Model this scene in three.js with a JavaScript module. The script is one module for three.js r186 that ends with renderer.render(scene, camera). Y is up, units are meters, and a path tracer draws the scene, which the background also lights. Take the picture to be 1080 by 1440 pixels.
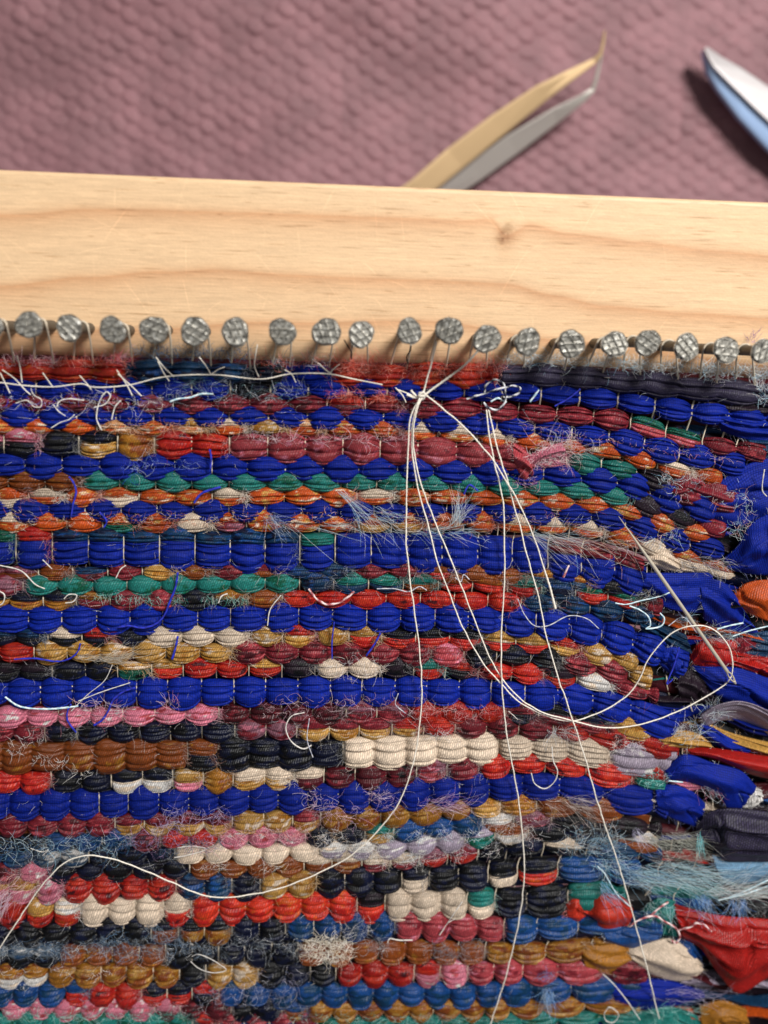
import * as THREE from 'three';
import { mergeGeometries } from 'three/addons/utils/BufferGeometryUtils.js';
import { RectAreaLightUniformsLib } from 'three/addons/lights/RectAreaLightUniformsLib.js';

// ------------------------------------------------------------------ camera, light, exposure
const F = 1081, PW = 1080, PH = 1440;           // focal length in pixels of the 1080 x 1440 frame
const BOARD_Y = 0.21, CAM_H = 0.192;            // top of the board above the table, camera above the board
const RUG_Y = BOARD_Y - 0.0012;
const scene = new THREE.Scene();
const camera = new THREE.PerspectiveCamera(2 * Math.atan(PH / 2 / F) * 180 / Math.PI, PW / PH, 0.01, 10);
const down = new THREE.Vector3((480 - 540) / F, (720 - 430) / F, -1).normalize();      // straight down, in the camera's frame
const cY = down.clone().negate();
const cZ = new THREE.Vector3(0, 1, 0).addScaledVector(cY, -cY.y).normalize().negate();
const cX = new THREE.Vector3().crossVectors(cY, cZ);
const camRot = new THREE.Matrix4().set(cX.x, cX.y, cX.z, 0, cY.x, cY.y, cY.z, 0, cZ.x, cZ.y, cZ.z, 0, 0, 0, 0, 1);
const eye = new THREE.Vector3(0, BOARD_Y + CAM_H, 0);
camera.position.copy(eye);
camera.quaternion.setFromRotationMatrix(camRot);
camera.focus = 0.206;
camera.userData.fStop = camera.getFocalLength() / 3.9;
camera.updateMatrixWorld(true);

const renderer = new THREE.WebGLRenderer({ antialias: true });
renderer.setSize(768, 1024);
renderer.toneMapping = THREE.LinearToneMapping;
renderer.toneMappingExposure = 1.0;
renderer.shadowMap.enabled = true;
RectAreaLightUniformsLib.init();
scene.background = new THREE.Color(0.05, 0.056, 0.066);      // dim daylight of the room
function areaLight(pos, target, w, h, color, intensity) {
  const l = new THREE.RectAreaLight(color, intensity, w, h);
  l.position.set(...pos); l.lookAt(...target); scene.add(l); return l;
}
areaLight([0.5, 1.02, -0.62], [0, BOARD_Y, 0.03], 0.32, 0.36, new THREE.Color(1, 0.972, 0.935), 58);   // window
areaLight([-0.35, 1.5, 0.1], [0, BOARD_Y, 0], 1.3, 1.3, new THREE.Color(1, 0.98, 0.95), .4);               // added overhead fill, standing in for ceiling bounce

// ------------------------------------------------------------------ helpers
let seed = 20240611;
function rnd() { seed |= 0; seed = seed + 0x6D2B79F5 | 0; let t = Math.imul(seed ^ seed >>> 15, 1 | seed); t = t + Math.imul(t ^ t >>> 7, 61 | t) ^ t; return ((t ^ t >>> 14) >>> 0) / 4294967296; }
const rr = (a, b) => a + (b - a) * rnd();
const clamp = (x, a, b) => Math.min(b, Math.max(a, x));
const sstep = (a, b, x) => { const t = clamp((x - a) / (b - a), 0, 1); return t * t * (3 - 2 * t); };
function hash2(i, j) { let h = Math.imul(i, 374761393) + Math.imul(j, 668265263) | 0; h = Math.imul(h ^ h >>> 13, 1274126177); return ((h ^ h >>> 16) >>> 0) / 4294967296; }
function vnoise(x, y) { const i = Math.floor(x), j = Math.floor(y), u = x - i, v = y - j, a = u * u * (3 - 2 * u), b = v * v * (3 - 2 * v);
  return (hash2(i, j) * (1 - a) + hash2(i + 1, j) * a) * (1 - b) + (hash2(i, j + 1) * (1 - a) + hash2(i + 1, j + 1) * a) * b; }
const fbm = (x, y) => vnoise(x, y) * .5 + vnoise(x * 2.1 + 7, y * 2.1 + 3) * .3 + vnoise(x * 4.3 + 1, y * 4.3 + 9) * .2;
const V3 = (x, y, z) => new THREE.Vector3(x, y, z);
// a point of the place: where the line of sight of a measured spot meets the level plane y
function P(px, py, y) {
  const d = V3((px - 540) / F, (720 - py) / F, -1).applyMatrix4(camRot);
  return d.multiplyScalar((y - eye.y) / d.y).add(eye);
}
const R = (px, py, h = 0) => P(px, py, RUG_Y + h * 1e-3);          // h in millimetres above the middle of the rug
const MM = 0.000182;                                                // metres per measured pixel on the rug, about

const used = {};
function numbered(n) { used[n] = (used[n] || 0) + 1; return used[n] === 1 ? n : n + '_' + String(used[n] - 1).padStart(3, '0'); }
function put(o, name, parent) { o.name = numbered(name); o.traverse(m => { if (m.isMesh) { m.castShadow = true; m.receiveShadow = true; } }); (parent || scene).add(o); return o; }
function part(geo, mat, name, parent, label) { const m = new THREE.Mesh(geo, mat); put(m, name, parent); if (label) m.userData.label = label; return m; }
function tag(o, label, category, group) { o.userData = { ...o.userData, label, category }; if (group) o.userData.group = group; return o; }
function geom(pos, idx, uv, col) {
  const g = new THREE.BufferGeometry();
  g.setAttribute('position', new THREE.Float32BufferAttribute(pos, 3));
  g.setAttribute('uv', new THREE.Float32BufferAttribute(uv || new Array(pos.length / 3 * 2).fill(0), 2));
  if (col) g.setAttribute('color', new THREE.Float32BufferAttribute(col, 3));
  g.setIndex(idx); g.computeVertexNormals(); return g;
}
function tex(w, h, fn, srgb, repeat = true) {
  const d = new Uint8Array(w * h * 4);
  for (let j = 0; j < h; j++) for (let i = 0; i < w; i++) { const c = fn(i, j, w, h); const o = (j * w + i) * 4; if (typeof c === 'number') d[o] = d[o + 1] = d[o + 2] = clamp(c, 0, 1) * 255; else for (let k = 0; k < 3; k++) d[o + k] = clamp(c[k], 0, 1) * 255; d[o + 3] = 255; }
  const t = new THREE.DataTexture(d, w, h); t.magFilter = THREE.LinearFilter; t.minFilter = THREE.LinearMipmapLinearFilter; t.generateMipmaps = true;
  if (repeat) t.wrapS = t.wrapT = THREE.RepeatWrapping;
  if (srgb) t.colorSpace = THREE.SRGBColorSpace; t.needsUpdate = true; return t;
}
// tapered tube along points, two-ply when ply > 0 (turns per metre); colours a/b alternate on the plies
function tube(pts, rad, { sides = 7, step = 0.0006, ply = 0, colA, colB, taper = 0, wob = 0 } = {}) {
  const c = new THREE.CatmullRomCurve3(pts, false, 'centripetal'), L = c.getLength(), n = Math.max(4, Math.round(L / step));
  const pos = [], idx = [], uv = [], col = colA ? [] : null, ps = c.getPoints(n);
  let nrm = null;
  for (let i = 0; i <= n; i++) {
    const p = ps[i], t = V3().subVectors(ps[Math.min(n, i + 1)], ps[Math.max(0, i - 1)]).normalize();
    if (!nrm) nrm = Math.abs(t.y) < .9 ? V3(0, 1, 0) : V3(1, 0, 0);
    nrm.addScaledVector(t, -nrm.dot(t)).normalize();
    const b = V3().crossVectors(t, nrm), s = i / n * L;
    let r = typeof rad === 'function' ? rad(i / n) : rad;
    if (taper) r *= Math.min(1, .25 + (L - s) / taper);
    if (wob) r *= 1 + wob * (vnoise(s * 900, 3.3) - .5);
    for (let k = 0; k < sides; k++) {
      const a = k / sides * Math.PI * 2, tw = ply ? Math.cos(2 * a - s * ply * Math.PI * 4) : 0, q = r * (1 + .2 * tw);
      pos.push(p.x + (nrm.x * Math.cos(a) + b.x * Math.sin(a)) * q, p.y + (nrm.y * Math.cos(a) + b.y * Math.sin(a)) * q, p.z + (nrm.z * Math.cos(a) + b.z * Math.sin(a)) * q);
      uv.push(s, k / sides * r * 6);
      if (col) { const m = Math.cos(a - s * ply * Math.PI * 2) > 0 ? colA : (colB || colA); col.push(m.r, m.g, m.b); }
      if (i < n) { const A = i * sides + k, B = i * sides + (k + 1) % sides; idx.push(A, B, A + sides, B, B + sides, A + sides); }
    }
  }
  for (const [e, s] of [[0, 1], [n, -1]]) { const q = ps[e], o = pos.length / 3; pos.push(q.x, q.y, q.z); uv.push(0, 0); if (col) col.push(colA.r, colA.g, colA.b);
    for (let k = 0; k < sides; k++) { const A = e * sides + k, B = e * sides + (k + 1) % sides; s > 0 ? idx.push(o, B, A) : idx.push(o, A, B); } }
  return geom(pos, idx, uv, col);
}

// ------------------------------------------------------------------ materials
const lin = h => new THREE.Color(h);
// cloth weaves: tile is 16 x 16 yarns, each yarn a little different
const NY = 16, TILE = 0.0088;
const wrapN = q => ((q % NY) + NY) % NY;
const weavePlain = (i, j, w) => { const u = i / w * NY, v = j / w * NY, a = Math.floor(u), b = Math.floor(v), x = u - a - .5, y = v - b - .5, over = (a + b) & 1, k = .7 + .3 * hash2(a + 3, b + 11);
  const c = over ? [x, y] : [y, x]; return k * Math.max(0, 1 - 2.6 * c[0] * c[0]) * (1 - .9 * c[1] * c[1]); };
const weaveTwill = (i, j, w) => { const u = i / w * NY, v = j / w * NY, d = u + v * .5, a = wrapN(Math.floor(d)), x = d - Math.floor(d) - .5, e = v * 1.0 + a * .37, b = Math.floor(e), y = e - b - .5, k = .62 + .38 * hash2(a + 5, wrapN(b) + 17);
  return k * Math.max(0, 1 - 2.8 * x * x) * (1 - 1.5 * y * y); };
function weaveMaps(fn, size = TILE, lo = .6, hi = .42) {
  const bump = tex(256, 256, (i, j, w) => fn(i, j, w)), col = tex(256, 256, (i, j, w) => { const f = fn(i, j, w); return lo + hi * f; }, true);  // colour follows the bump: yarn sheen and the shade between yarns painted in
  for (const t of [bump, col]) t.repeat.set(1 / size, 1 / size);
  return { bump, col };
}
const wPlain = weaveMaps(weavePlain), wTwill = weaveMaps(weaveTwill);
const FAB = {                       // name: [colour, weave, roughness]
  blue: ['#08238f', 0, .62], navy: ['#0b1230', 1, .5], black: ['#08080c', 1, .55], denim: ['#0f3a5e', 1, .55], steel: ['#154686', 1, .5],
  teal: ['#237c74', 1, .5], green: ['#0c5640', 1, .5], orange: ['#c24e14', 1, .55], red: ['#b21f1a', 1, .48], tomato: ['#cc3622', 1, .5],
  rose: ['#b2444c', 1, .5], maroon: ['#80222e', 1, .5], wine: ['#4c131c', 1, .5], plum: ['#261824', 1, .55], pink: ['#d87a90', 1, .6],
  gold: ['#cb9a4e', 1, .5], ochre: ['#aa7024', 1, .48], brown: ['#8a451a', 1, .45], cream: ['#ead4bc', 1, .6], white: ['#dedad6', 1, .65],
  indigo: ['#322c44', 1, .6], lilac: ['#aa9cae', 1, .6], mauve: ['#8a5868', 1, .6], grey: ['#66727e', 1, .65], peach: ['#e0a472', 1, .6], sky: ['#7aa4c6', 1, .7],
};
const WORDS = { indigo: 'dark indigo denim', blue: 'royal blue', navy: 'navy', denim: 'dark denim blue', steel: 'mid blue', teal: 'teal green', green: 'dark green', rose: 'rose red', maroon: 'maroon', wine: 'dark wine red', plum: 'dark plum', lilac: 'lilac grey', sky: 'pale blue', tomato: 'bright red' };
const word = c => WORDS[c] || c;
const fabMat = {};
for (const k in FAB) {
  const [c, w, ro] = FAB[k], m = w ? wTwill : wPlain;
  fabMat[k] = new THREE.MeshPhysicalMaterial({ color: 0xffffff, map: m.col, bumpMap: m.bump, bumpScale: w ? 0.00016 : 0.00013, roughness: w ? ro - .06 : ro, vertexColors: true, specularIntensity: w ? .6 : .3, side: THREE.DoubleSide });
}
// printed cloth: other colours that show in patches of a strip, [colour, share, size]
const PRINT = {
  orange: [['cream', .09, 1], ['gold', .12, .7]], red: [['wine', .12, 1], ['tomato', .3, .7]], tomato: [['red', .25, 1], ['orange', .12, .8]], rose: [['pink', .1, 1], ['maroon', .14, 1]],
  maroon: [['wine', .24, 1], ['rose', .14, .7]], wine: [['black', .16, 1], ['maroon', .2, .8]], gold: [['cream', .16, 1], ['ochre', .22, 1]], ochre: [['gold', .16, .8], ['brown', .26, 1]], brown: [['ochre', .06, 1]],
  white: [['cream', .3, 1]], pink: [['rose', .12, 1], ['white', .06, .7]], black: [['navy', .3, 1]], navy: [['black', .35, 1]], denim: [['navy', .3, 1], ['steel', .14, .8]],
  steel: [['denim', .3, 1]], teal: [['green', .2, 1]], green: [['teal', .2, 1], ['black', .1, 1]], plum: [['black', .3, 1]], lilac: [['white', .2, 1]], mauve: [['maroon', .3, 1], ['pink', .1, .8]], grey: [['white', .16, 1], ['denim', .2, 1]], peach: [['orange', .25, 1], ['cream', .3, 1]], sky: [['white', .3, 1], ['steel', .14, 1]],
};
const linOf = {}; for (const k in FAB) linOf[k] = lin(FAB[k][0]);
function printed(cn, x, y, sd, out, tn = 1) {                 // x, y in about bead thirds
  let c = linOf[cn], R0 = c.r, G0 = c.g, B0 = c.b; const ps = PRINT[cn] || [];
  for (let i = 0; i < ps.length; i++) { const [k, a, sz] = ps[i], n = fbm(x / sz + sd + i * 17.3, y * 1.6 / sz + sd * .7 + i * 5.1), e = sstep(.71 - a * .62, .76 - a * .62, n), d = linOf[k]; R0 += (d.r - R0) * e; G0 += (d.g - G0) * e; B0 += (d.b - B0) * e; }
  const v = tn * (.74 + .5 * fbm(x * .6 + sd * 3, y + sd)) * (.9 + .2 * vnoise(x * 4 + sd, y * 7)); out.push(R0 * v, G0 * v, B0 * v);
}
const bins = {};
const looseMat = {};              // the same cloths seen flat: bolder threads
{ const lp = weaveMaps(weavePlain, .0096, .58, .46), lt = weaveMaps(weaveTwill, .0100, .58, .46);
  for (const k in FAB) { const m = FAB[k][1] ? lt : lp; looseMat[k] = fabMat[k].clone(); looseMat[k].map = m.col; looseMat[k].bumpMap = m.bump; looseMat[k].bumpScale = .00016; }
  const dm = weaveMaps(weaveTwill, .0130, .25, 1.0); looseMat.indigo.map = dm.col; looseMat.indigo.bumpMap = dm.bump; }
const threadMat = new THREE.MeshStandardMaterial({ color: lin('#efe7d9'), roughness: .75 });
const plyMat = new THREE.MeshStandardMaterial({ color: 0xffffff, roughness: .8, vertexColors: true });
const warpMat = new THREE.MeshStandardMaterial({ color: lin('#cdbfa9'), roughness: .8 });
const hairMat = new THREE.MeshStandardMaterial({ color: 0xffffff, roughness: .8, vertexColors: true });

// ------------------------------------------------------------------ tablecloth
{
  const xs = [], zs = [], near = P(540, 720, 0);
  const axis = (a, f0, f1, st, lo, hi) => { for (const v of [lo, lo * .6, lo * .35].filter(v => v < f0 - .01)) a.push(v); for (let v = f0; v <= f1; v += st) a.push(v); for (const v of [hi * .35, hi * .6, hi].filter(v => v > f1 + .01)) a.push(v); };
  axis(xs, -.30, .33, .00075, -.9, .9); axis(zs, -.30, -.02, .00075, -.9, .9);
  const pos = [], uv = [], idx = [], nx = xs.length, ca = Math.cos(-.5), sa = Math.sin(-.5);
  const cell = (x, z) => {             // overlapping woven scales in staggered rows
    const u = (x * ca - z * sa) / .0086 + .55 * (fbm(x * 60, z * 60) - .5), v = (x * sa + z * ca) / .0062 + .6 * (fbm(x * 50 + 9, z * 50) - .5);
    const r = Math.floor(v), fu = u + (r & 1) * .5, k = Math.floor(fu), a = fu - k - .5, b = v - r - .5, amp = .45 + .95 * hash2(k, r);
    const d = Math.pow(Math.abs(a) * 2, 2.4) + Math.pow(Math.abs(b) * 2, 2.4);
    return amp * Math.max(0, 1 - d) ** .4 * (.7 + .75 * b + .3 * a);
  };
  for (const z of zs) for (const x of xs) {
    const inn = x > -.31 && x < .34 && z > -.31 && z < -.01;
    let y = .017 * (fbm(x * 7 + 3, z * 10) - .5) + .0016 * (fbm(x * 40, z * 55 + 3) - .5);
    if (inn) y += .0009 * cell(x, z);
    pos.push(x, y - .001, z); uv.push(x, z);
  }
  for (let j = 0; j + 1 < zs.length; j++) for (let i = 0; i + 1 < nx; i++) { const a = j * nx + i; idx.push(a, a + nx, a + 1, a + 1, a + nx, a + nx + 1); }
  const b = tex(256, 256, (i, j) => .5 + .25 * Math.sin(i / 256 * Math.PI * 32) + .25 * Math.sin(j / 256 * Math.PI * 32) + .3 * (hash2(i, j) - .5));
  b.repeat.set(1 / .012, 1 / .012);
  const cm = tex(512, 512, (i, j) => { const f = .86 + .22 * (fbm(i / 40, j / 40) - .5) + .06 * (hash2(i, j) - .5); return [f, f, f]; }, true); cm.repeat.set(6, 6);
  const m = new THREE.MeshPhysicalMaterial({ color: lin('#a97a80'), map: cm, roughness: .62, bumpMap: b, bumpScale: .00012, sheen: .5, sheenColor: lin('#c8a0b0'), sheenRoughness: .5 });
  const o = part(geom(pos, idx, uv), m, 'tablecloth'); tag(o, 'mauve tablecloth with a raised scaly weave under the loom', 'tablecloth'); o.userData.kind = 'structure';
}

// ------------------------------------------------------------------ wooden board with nails
const loom = put(new THREE.Group(), 'wooden_loom');
tag(loom, 'pale pine loom bar with a row of round headed nails', 'loom');
{
  const A = P(0, 238, BOARD_Y), B = P(1080, 284, BOARD_Y), ax = B.clone().sub(A).normalize(), wd = V3(-ax.z, 0, ax.x);      // wd points to the rug
  const C = P(540, 478, BOARD_Y).sub(A), width = C.dot(wd) + .0075, x0 = -.08, len = B.distanceTo(A) + .16, T = .042;
  const prof = []; const arc = (cx, cy, r, a0, a1, n) => { for (let i = 0; i <= n; i++) { const a = a0 + (a1 - a0) * i / n; prof.push([cx + r * Math.cos(a), cy + r * Math.sin(a)]); } };
  const r1 = .0012, r2 = .0085, H = Math.PI / 2;
  arc(r1, -T + r1, r1, -H, -2 * H, 4); arc(r1, -r1, r1, 2 * H, H, 6);
  for (let i = 1; i < 12; i++) prof.push([r1 + (width - r1 - r2) * i / 12, 0]);
  arc(width - r2, -r2, r2, H, 0, 12); arc(width - r1, -T + r1, r1, 0, -H, 4);
  const pos = [], uv = [], idx = [], n = 120, m = prof.length; let acc = [0], accTop = 0;
  for (let k = 1; k <= m; k++) { const p = prof[k % m], q = prof[k - 1]; acc.push(acc[k - 1] + Math.hypot(p[0] - q[0], p[1] - q[1])); }
  { const k1 = 11; accTop = acc[k1] - prof[k1][0]; }
  for (let i = 0; i <= n; i++) for (let k = 0; k <= m; k++) {
    const [w, h] = prof[k % m], l = x0 + len * i / n, dy = .00012 * (fbm(l * 130, w * 300) - .5);
    pos.push(A.x + ax.x * l + wd.x * w, BOARD_Y + h + dy, A.z + ax.z * l + wd.z * w); uv.push(l, k > 4 && k < 40 ? w + (h < -r1 && k > 20 ? (acc[k] - accTop) - w : 0) : -.004 - k * .0005);
    if (i < n && k < m) { const a = i * (m + 1) + k, b = a + m + 1; idx.push(a, a + 1, b, b, a + 1, b + 1); }
  }
  const g0 = geom(pos, idx, uv); const caps = [];
  for (const l of [x0, x0 + len]) { const s = new THREE.Shape(prof.map(p => new THREE.Vector2(p[0], p[1]))), sg = new THREE.ShapeGeometry(s), M = new THREE.Matrix4().makeBasis(wd, V3(0, 1, 0), ax.clone().multiplyScalar(1)).setPosition(A.x + ax.x * l, BOARD_Y, A.z + ax.z * l); sg.applyMatrix4(M); caps.push(sg); }
  // wood: earlywood and latewood bands of a flat-sawn pine face, resin flecks, a small knot, scratches
  const TW = 2048, TH = 512, SX = len, SY = .07;
  const sub = (l) => l / .198;                                   // 0..1 across the photographed length
  const bands = [[.0, .0082, .30], [.0, .0145, .0], [0, .0285, 0]];
  const curve = (pts, x) => { for (let i = 0; i + 1 < pts.length; i++) if (x <= pts[i + 1][0] || i + 2 === pts.length) { const [a, p] = pts[i], [b, q] = pts[i + 1], t = sstep(0, 1, (x - a) / (b - a)); return p + (q - p) * t; } };
  const LW = (x, y) => { const p = P(x, y, BOARD_Y).sub(A); return [p.dot(ax), p.dot(wd)]; };      // latewood lines measured on the bar: along it, across it
  const edges = [
    [[-60, 320], [0, 302], [140, 294], [250, 296], [400, 301], [540, 306], [640, 310], [690, 308], [712, 330], [745, 316], [800, 328], [900, 340], [1000, 352], [1140, 366]],
    [[-60, 412], [0, 402], [120, 390], [230, 382], [300, 379], [400, 386], [540, 391], [640, 394], [710, 398], [780, 416], [850, 430], [960, 440], [1140, 452]],
    [[-60, 500], [0, 470], [200, 462], [400, 452], [600, 452], [800, 480], [1140, 520]],
  ].map(e => e.map(q => LW(...q)));
  const [kl, kw] = LW(710, 330);
  const flecks = []; for (let i = 0; i < 650; i++) flecks.push([rr(-.4, 1.4), rr(0, 1.3), rr(.004, .022), rr(.002, .007), rr(.3, .95)]);
  const scr = []; for (let i = 0; i < 90; i++) { const a = rr(-.9, .9) + (rnd() < .5 ? .9 : -.7); scr.push([rr(0, 1), rr(0, .9), Math.cos(a), Math.sin(a), rr(.005, .03), rr(.3, 1)]); }
  const dark = new Float32Array(TW * TH), light = new Float32Array(TW * TH), W0 = .0405;
  for (const [fx, fy, l, w, s] of flecks) for (let j = -8; j <= 8; j++) for (let i = -70; i <= 70; i++) {
    const x = Math.round((fx * .198 - x0) / SX * TW) + i, y = Math.round((fy * W0 + .004) / SY * TH) + j; if (x < 0 || x >= TW || y < 0 || y >= TH) continue;
    const dx = i / TW * SX / (l * .198), dy = j / TH * SY / (w * .03), e = Math.exp(-(dx * dx + dy * dy) * 2); dark[y * TW + x] = Math.max(dark[y * TW + x], e * s * (.6 + .4 * hash2(i >> 1, j)));
  }
  for (const [fx, fy, dx, dy, l, s] of scr) for (let t = 0; t < 500; t++) { const u = t / 500 - .5, x = Math.round((fx * .198 + u * l * .6 * dx - x0) / SX * TW), y = Math.round((fy * W0 + u * l * .6 * dy + .004 + u * u * .002) / SY * TH); if (x >= 0 && x < TW && y >= 0 && y < TH) light[y * TW + x] = s * .5 * (1 - 4 * u * u); }
  const wood = tex(TW, TH, (i, j) => {
    const l = x0 + i / TW * SX, x = sub(l), w = (j / TH * SY - .004) / W0, wob = .0006 * (fbm(x * 9, w * 4) - .5), wm = w * W0;
    let tone = 0;
    for (const e of edges) { const d = wm + wob - curve(e, l); tone += d < 0 ? .5 * Math.exp(d / .0009) : Math.exp(-d / .0026) * .7; }
    const fine = .5 * (vnoise(x * 30, w * 220) - .5) + .5 * (vnoise(x * 110, w * 420) - .5) + .3 * (hash2(i, j) - .5);
    const kx = (l - kl) / .0019, ky = (wm - kw) / .0026, kd = Math.hypot(kx + .35 * ky, ky), kn = Math.exp(-kd * kd * 1.2) * fbm(x * 160, w * 45) * 1.7;
    let d = dark[j * TW + i] * .8 + Math.max(0, kn) * .8;
    const li = light[j * TW + i] + (kd < 2 ? Math.max(0, .9 - Math.abs(kd - 1.0) * 2.6) * (vnoise(x * 240, w * 60) - .45) : 0);
    const k = clamp(tone, 0, 1), base = [.885 - .12 * k, .75 - .205 * k, .59 - .215 * k];
    const f = 1 + .15 * fine + .05 * (fbm(x * 5, w * 6) - .5) + .2 * Math.max(0, li);
    return [base[0] * f * (1 - .36 * d), base[1] * f * (1 - .45 * d), base[2] * f * (1 - .55 * d)];
  }, true, false);
  const wb = tex(1024, 256, (i, j) => .5 + .5 * (vnoise(i / 30, j / 2) - .5) + .35 * (hash2(i, j) - .5));
  wood.wrapS = wood.wrapT = THREE.RepeatWrapping;
  for (const g of [g0]) { const u = g.attributes.uv; for (let i = 0; i < u.count; i++) u.setXY(i, (u.getX(i) - x0) / SX, (u.getY(i) + .004) / SY); }
  for (const c of caps) { c.deleteAttribute('normal'); c.computeVertexNormals(); const u = c.attributes.uv; for (let i = 0; i < u.count; i++) u.setXY(i, .5 + u.getX(i), .5 + u.getY(i) * 3); }
  const wm = new THREE.MeshPhysicalMaterial({ map: wood, bumpMap: wb, bumpScale: .00006, roughness: .55, side: THREE.DoubleSide });
  part(mergeGeometries([g0, ...caps]), wm, 'board', loom);
}
const HEADS = [[-18, 458], [40, 457], [97, 461], [158, 464], [216, 464], [274, 466], [331, 467], [397, 467], [459, 467], [508, 470], [576, 466], [632, 465], [685, 477], [742, 481], [804, 484], [865, 484], [911, 482], [966, 488], [1022, 492], [1075, 494]];
const nailBase = [];
{
  const sn = tex(256, 256, (i, j) => .5 + .6 * (fbm(i / 9, j / 9) - .5) + .25 * (hash2(i, j) - .5));
  const cn = tex(256, 256, (i, j) => { const f = .84 + 1.0 * (fbm(i / 18, j / 18) - .5); return [f, f * .985, f * .95]; }, true);
  sn.repeat.set(1 / .006, 1 / .006); cn.repeat.set(1 / .007, 1 / .007);
  const steel = new THREE.MeshStandardMaterial({ color: lin('#b7b6b2'), map: cn, metalness: .6, roughness: .4, bumpMap: sn, bumpScale: .00002 });
  const shankM = new THREE.MeshStandardMaterial({ color: lin('#85827b'), map: cn, metalness: .7, roughness: .5, bumpMap: sn, bumpScale: .0001 });
  const headGeo = v => {
    const NA = 90, NR = 34, pos = [0, .0001, 0], idx = [], uv = [0, 0], a0 = rr(0, 1.6), a1 = a0 + rr(.9, 1.5), s0 = rr(.0015, .002), s1 = rr(.0015, .002), o0 = rr(0, .001), o1 = rr(0, .001);
    const line = (x, z, a, s, o) => { const q = (x * Math.cos(a) + z * Math.sin(a) + o + .0002 * Math.sin(300 * z)) / s; const d = Math.abs(q - Math.round(q)) * s; return Math.exp(-((d / .00015) ** 2)); };
    const out = a => .00305 * (1 + .05 * Math.sin(2 * a + v) + .035 * Math.sin(3 * a + v * 2.1) + .02 * Math.sin(7 * a + v));
    const top = (x, z, q) => -.0000 + .00034 * Math.max(line(x, z, a0, s0, o0), line(x, z, a1, s1, o1)) * (q < .93 ? .8 + .3 * vnoise(x * 900 + v, z * 900) : .1) + .0001 * (fbm(x * 500 + v * 5, z * 500) - .5) - .0004 * Math.max(0, q - .9) / .1;
    for (let j = 1; j <= NR; j++) for (let i = 0; i < NA; i++) { const a = i / NA * 6.2832, q = j / NR, r = out(a) * q, x = Math.cos(a) * r, z = Math.sin(a) * r; pos.push(x, top(x, z, q), z); uv.push(x + v * .003, z + v * .002); }
    for (const [q, y] of [[1.02, -.0002], [1.0, -.0007], [.4, -.0010], [0.001, -.001]]) for (let i = 0; i < NA; i++) { const a = i / NA * 6.2832, r = out(a) * q; pos.push(Math.cos(a) * r, y, Math.sin(a) * r); uv.push(Math.cos(a) * r, y + Math.sin(a) * r); }
    for (let i = 0; i < NA; i++) idx.push(0, 1 + (i + 1) % NA, 1 + i);
    for (let j = 0; j < NR + 3; j++) for (let i = 0; i < NA; i++) { const A = 1 + j * NA + i, B = 1 + j * NA + (i + 1) % NA; idx.push(A, B, A + NA, B, B + NA, A + NA); }
    return geom(pos, idx, uv);
  };
  HEADS.forEach(([hx, hy], i) => {
    const base = P(480 + (hx - 480) / 1.088, 468 + (hy - 468) / 1.088, BOARD_Y - .001), head = P(hx, hy, BOARD_Y + .0148 + rr(-.0004, .0004));
    nailBase.push([base, head]);
    const g = put(new THREE.Group(), 'nail', loom); g.position.copy(base);
    const ax = head.clone().sub(base), L = ax.length();
    g.quaternion.setFromUnitVectors(V3(0, 1, 0), ax.normalize());
    const h = part(headGeo(i * 1.7 + 1), steel, 'nail_head', g); h.position.y = L; h.rotation.set(rr(-.09, .09), 0, rr(-.09, .09)); h.scale.setScalar(rr(.93, 1.04));
    const sh = new THREE.CylinderGeometry(.00125, .00125, L + .006, 18, 8); sh.translate(0, (L - .006) / 2 - .0003, 0);
    part(sh, shankM, 'nail_shank', g);
  });
}

// ------------------------------------------------------------------ the rag rug: weft strips
const rug = put(new THREE.Group(), 'woven_rag_rug');
tag(rug, 'half woven rag rug of many coloured fabric strips, frayed and still tied to the nails', 'rag rug');
const KX = [100, 540, 760, 860, 960];
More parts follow.
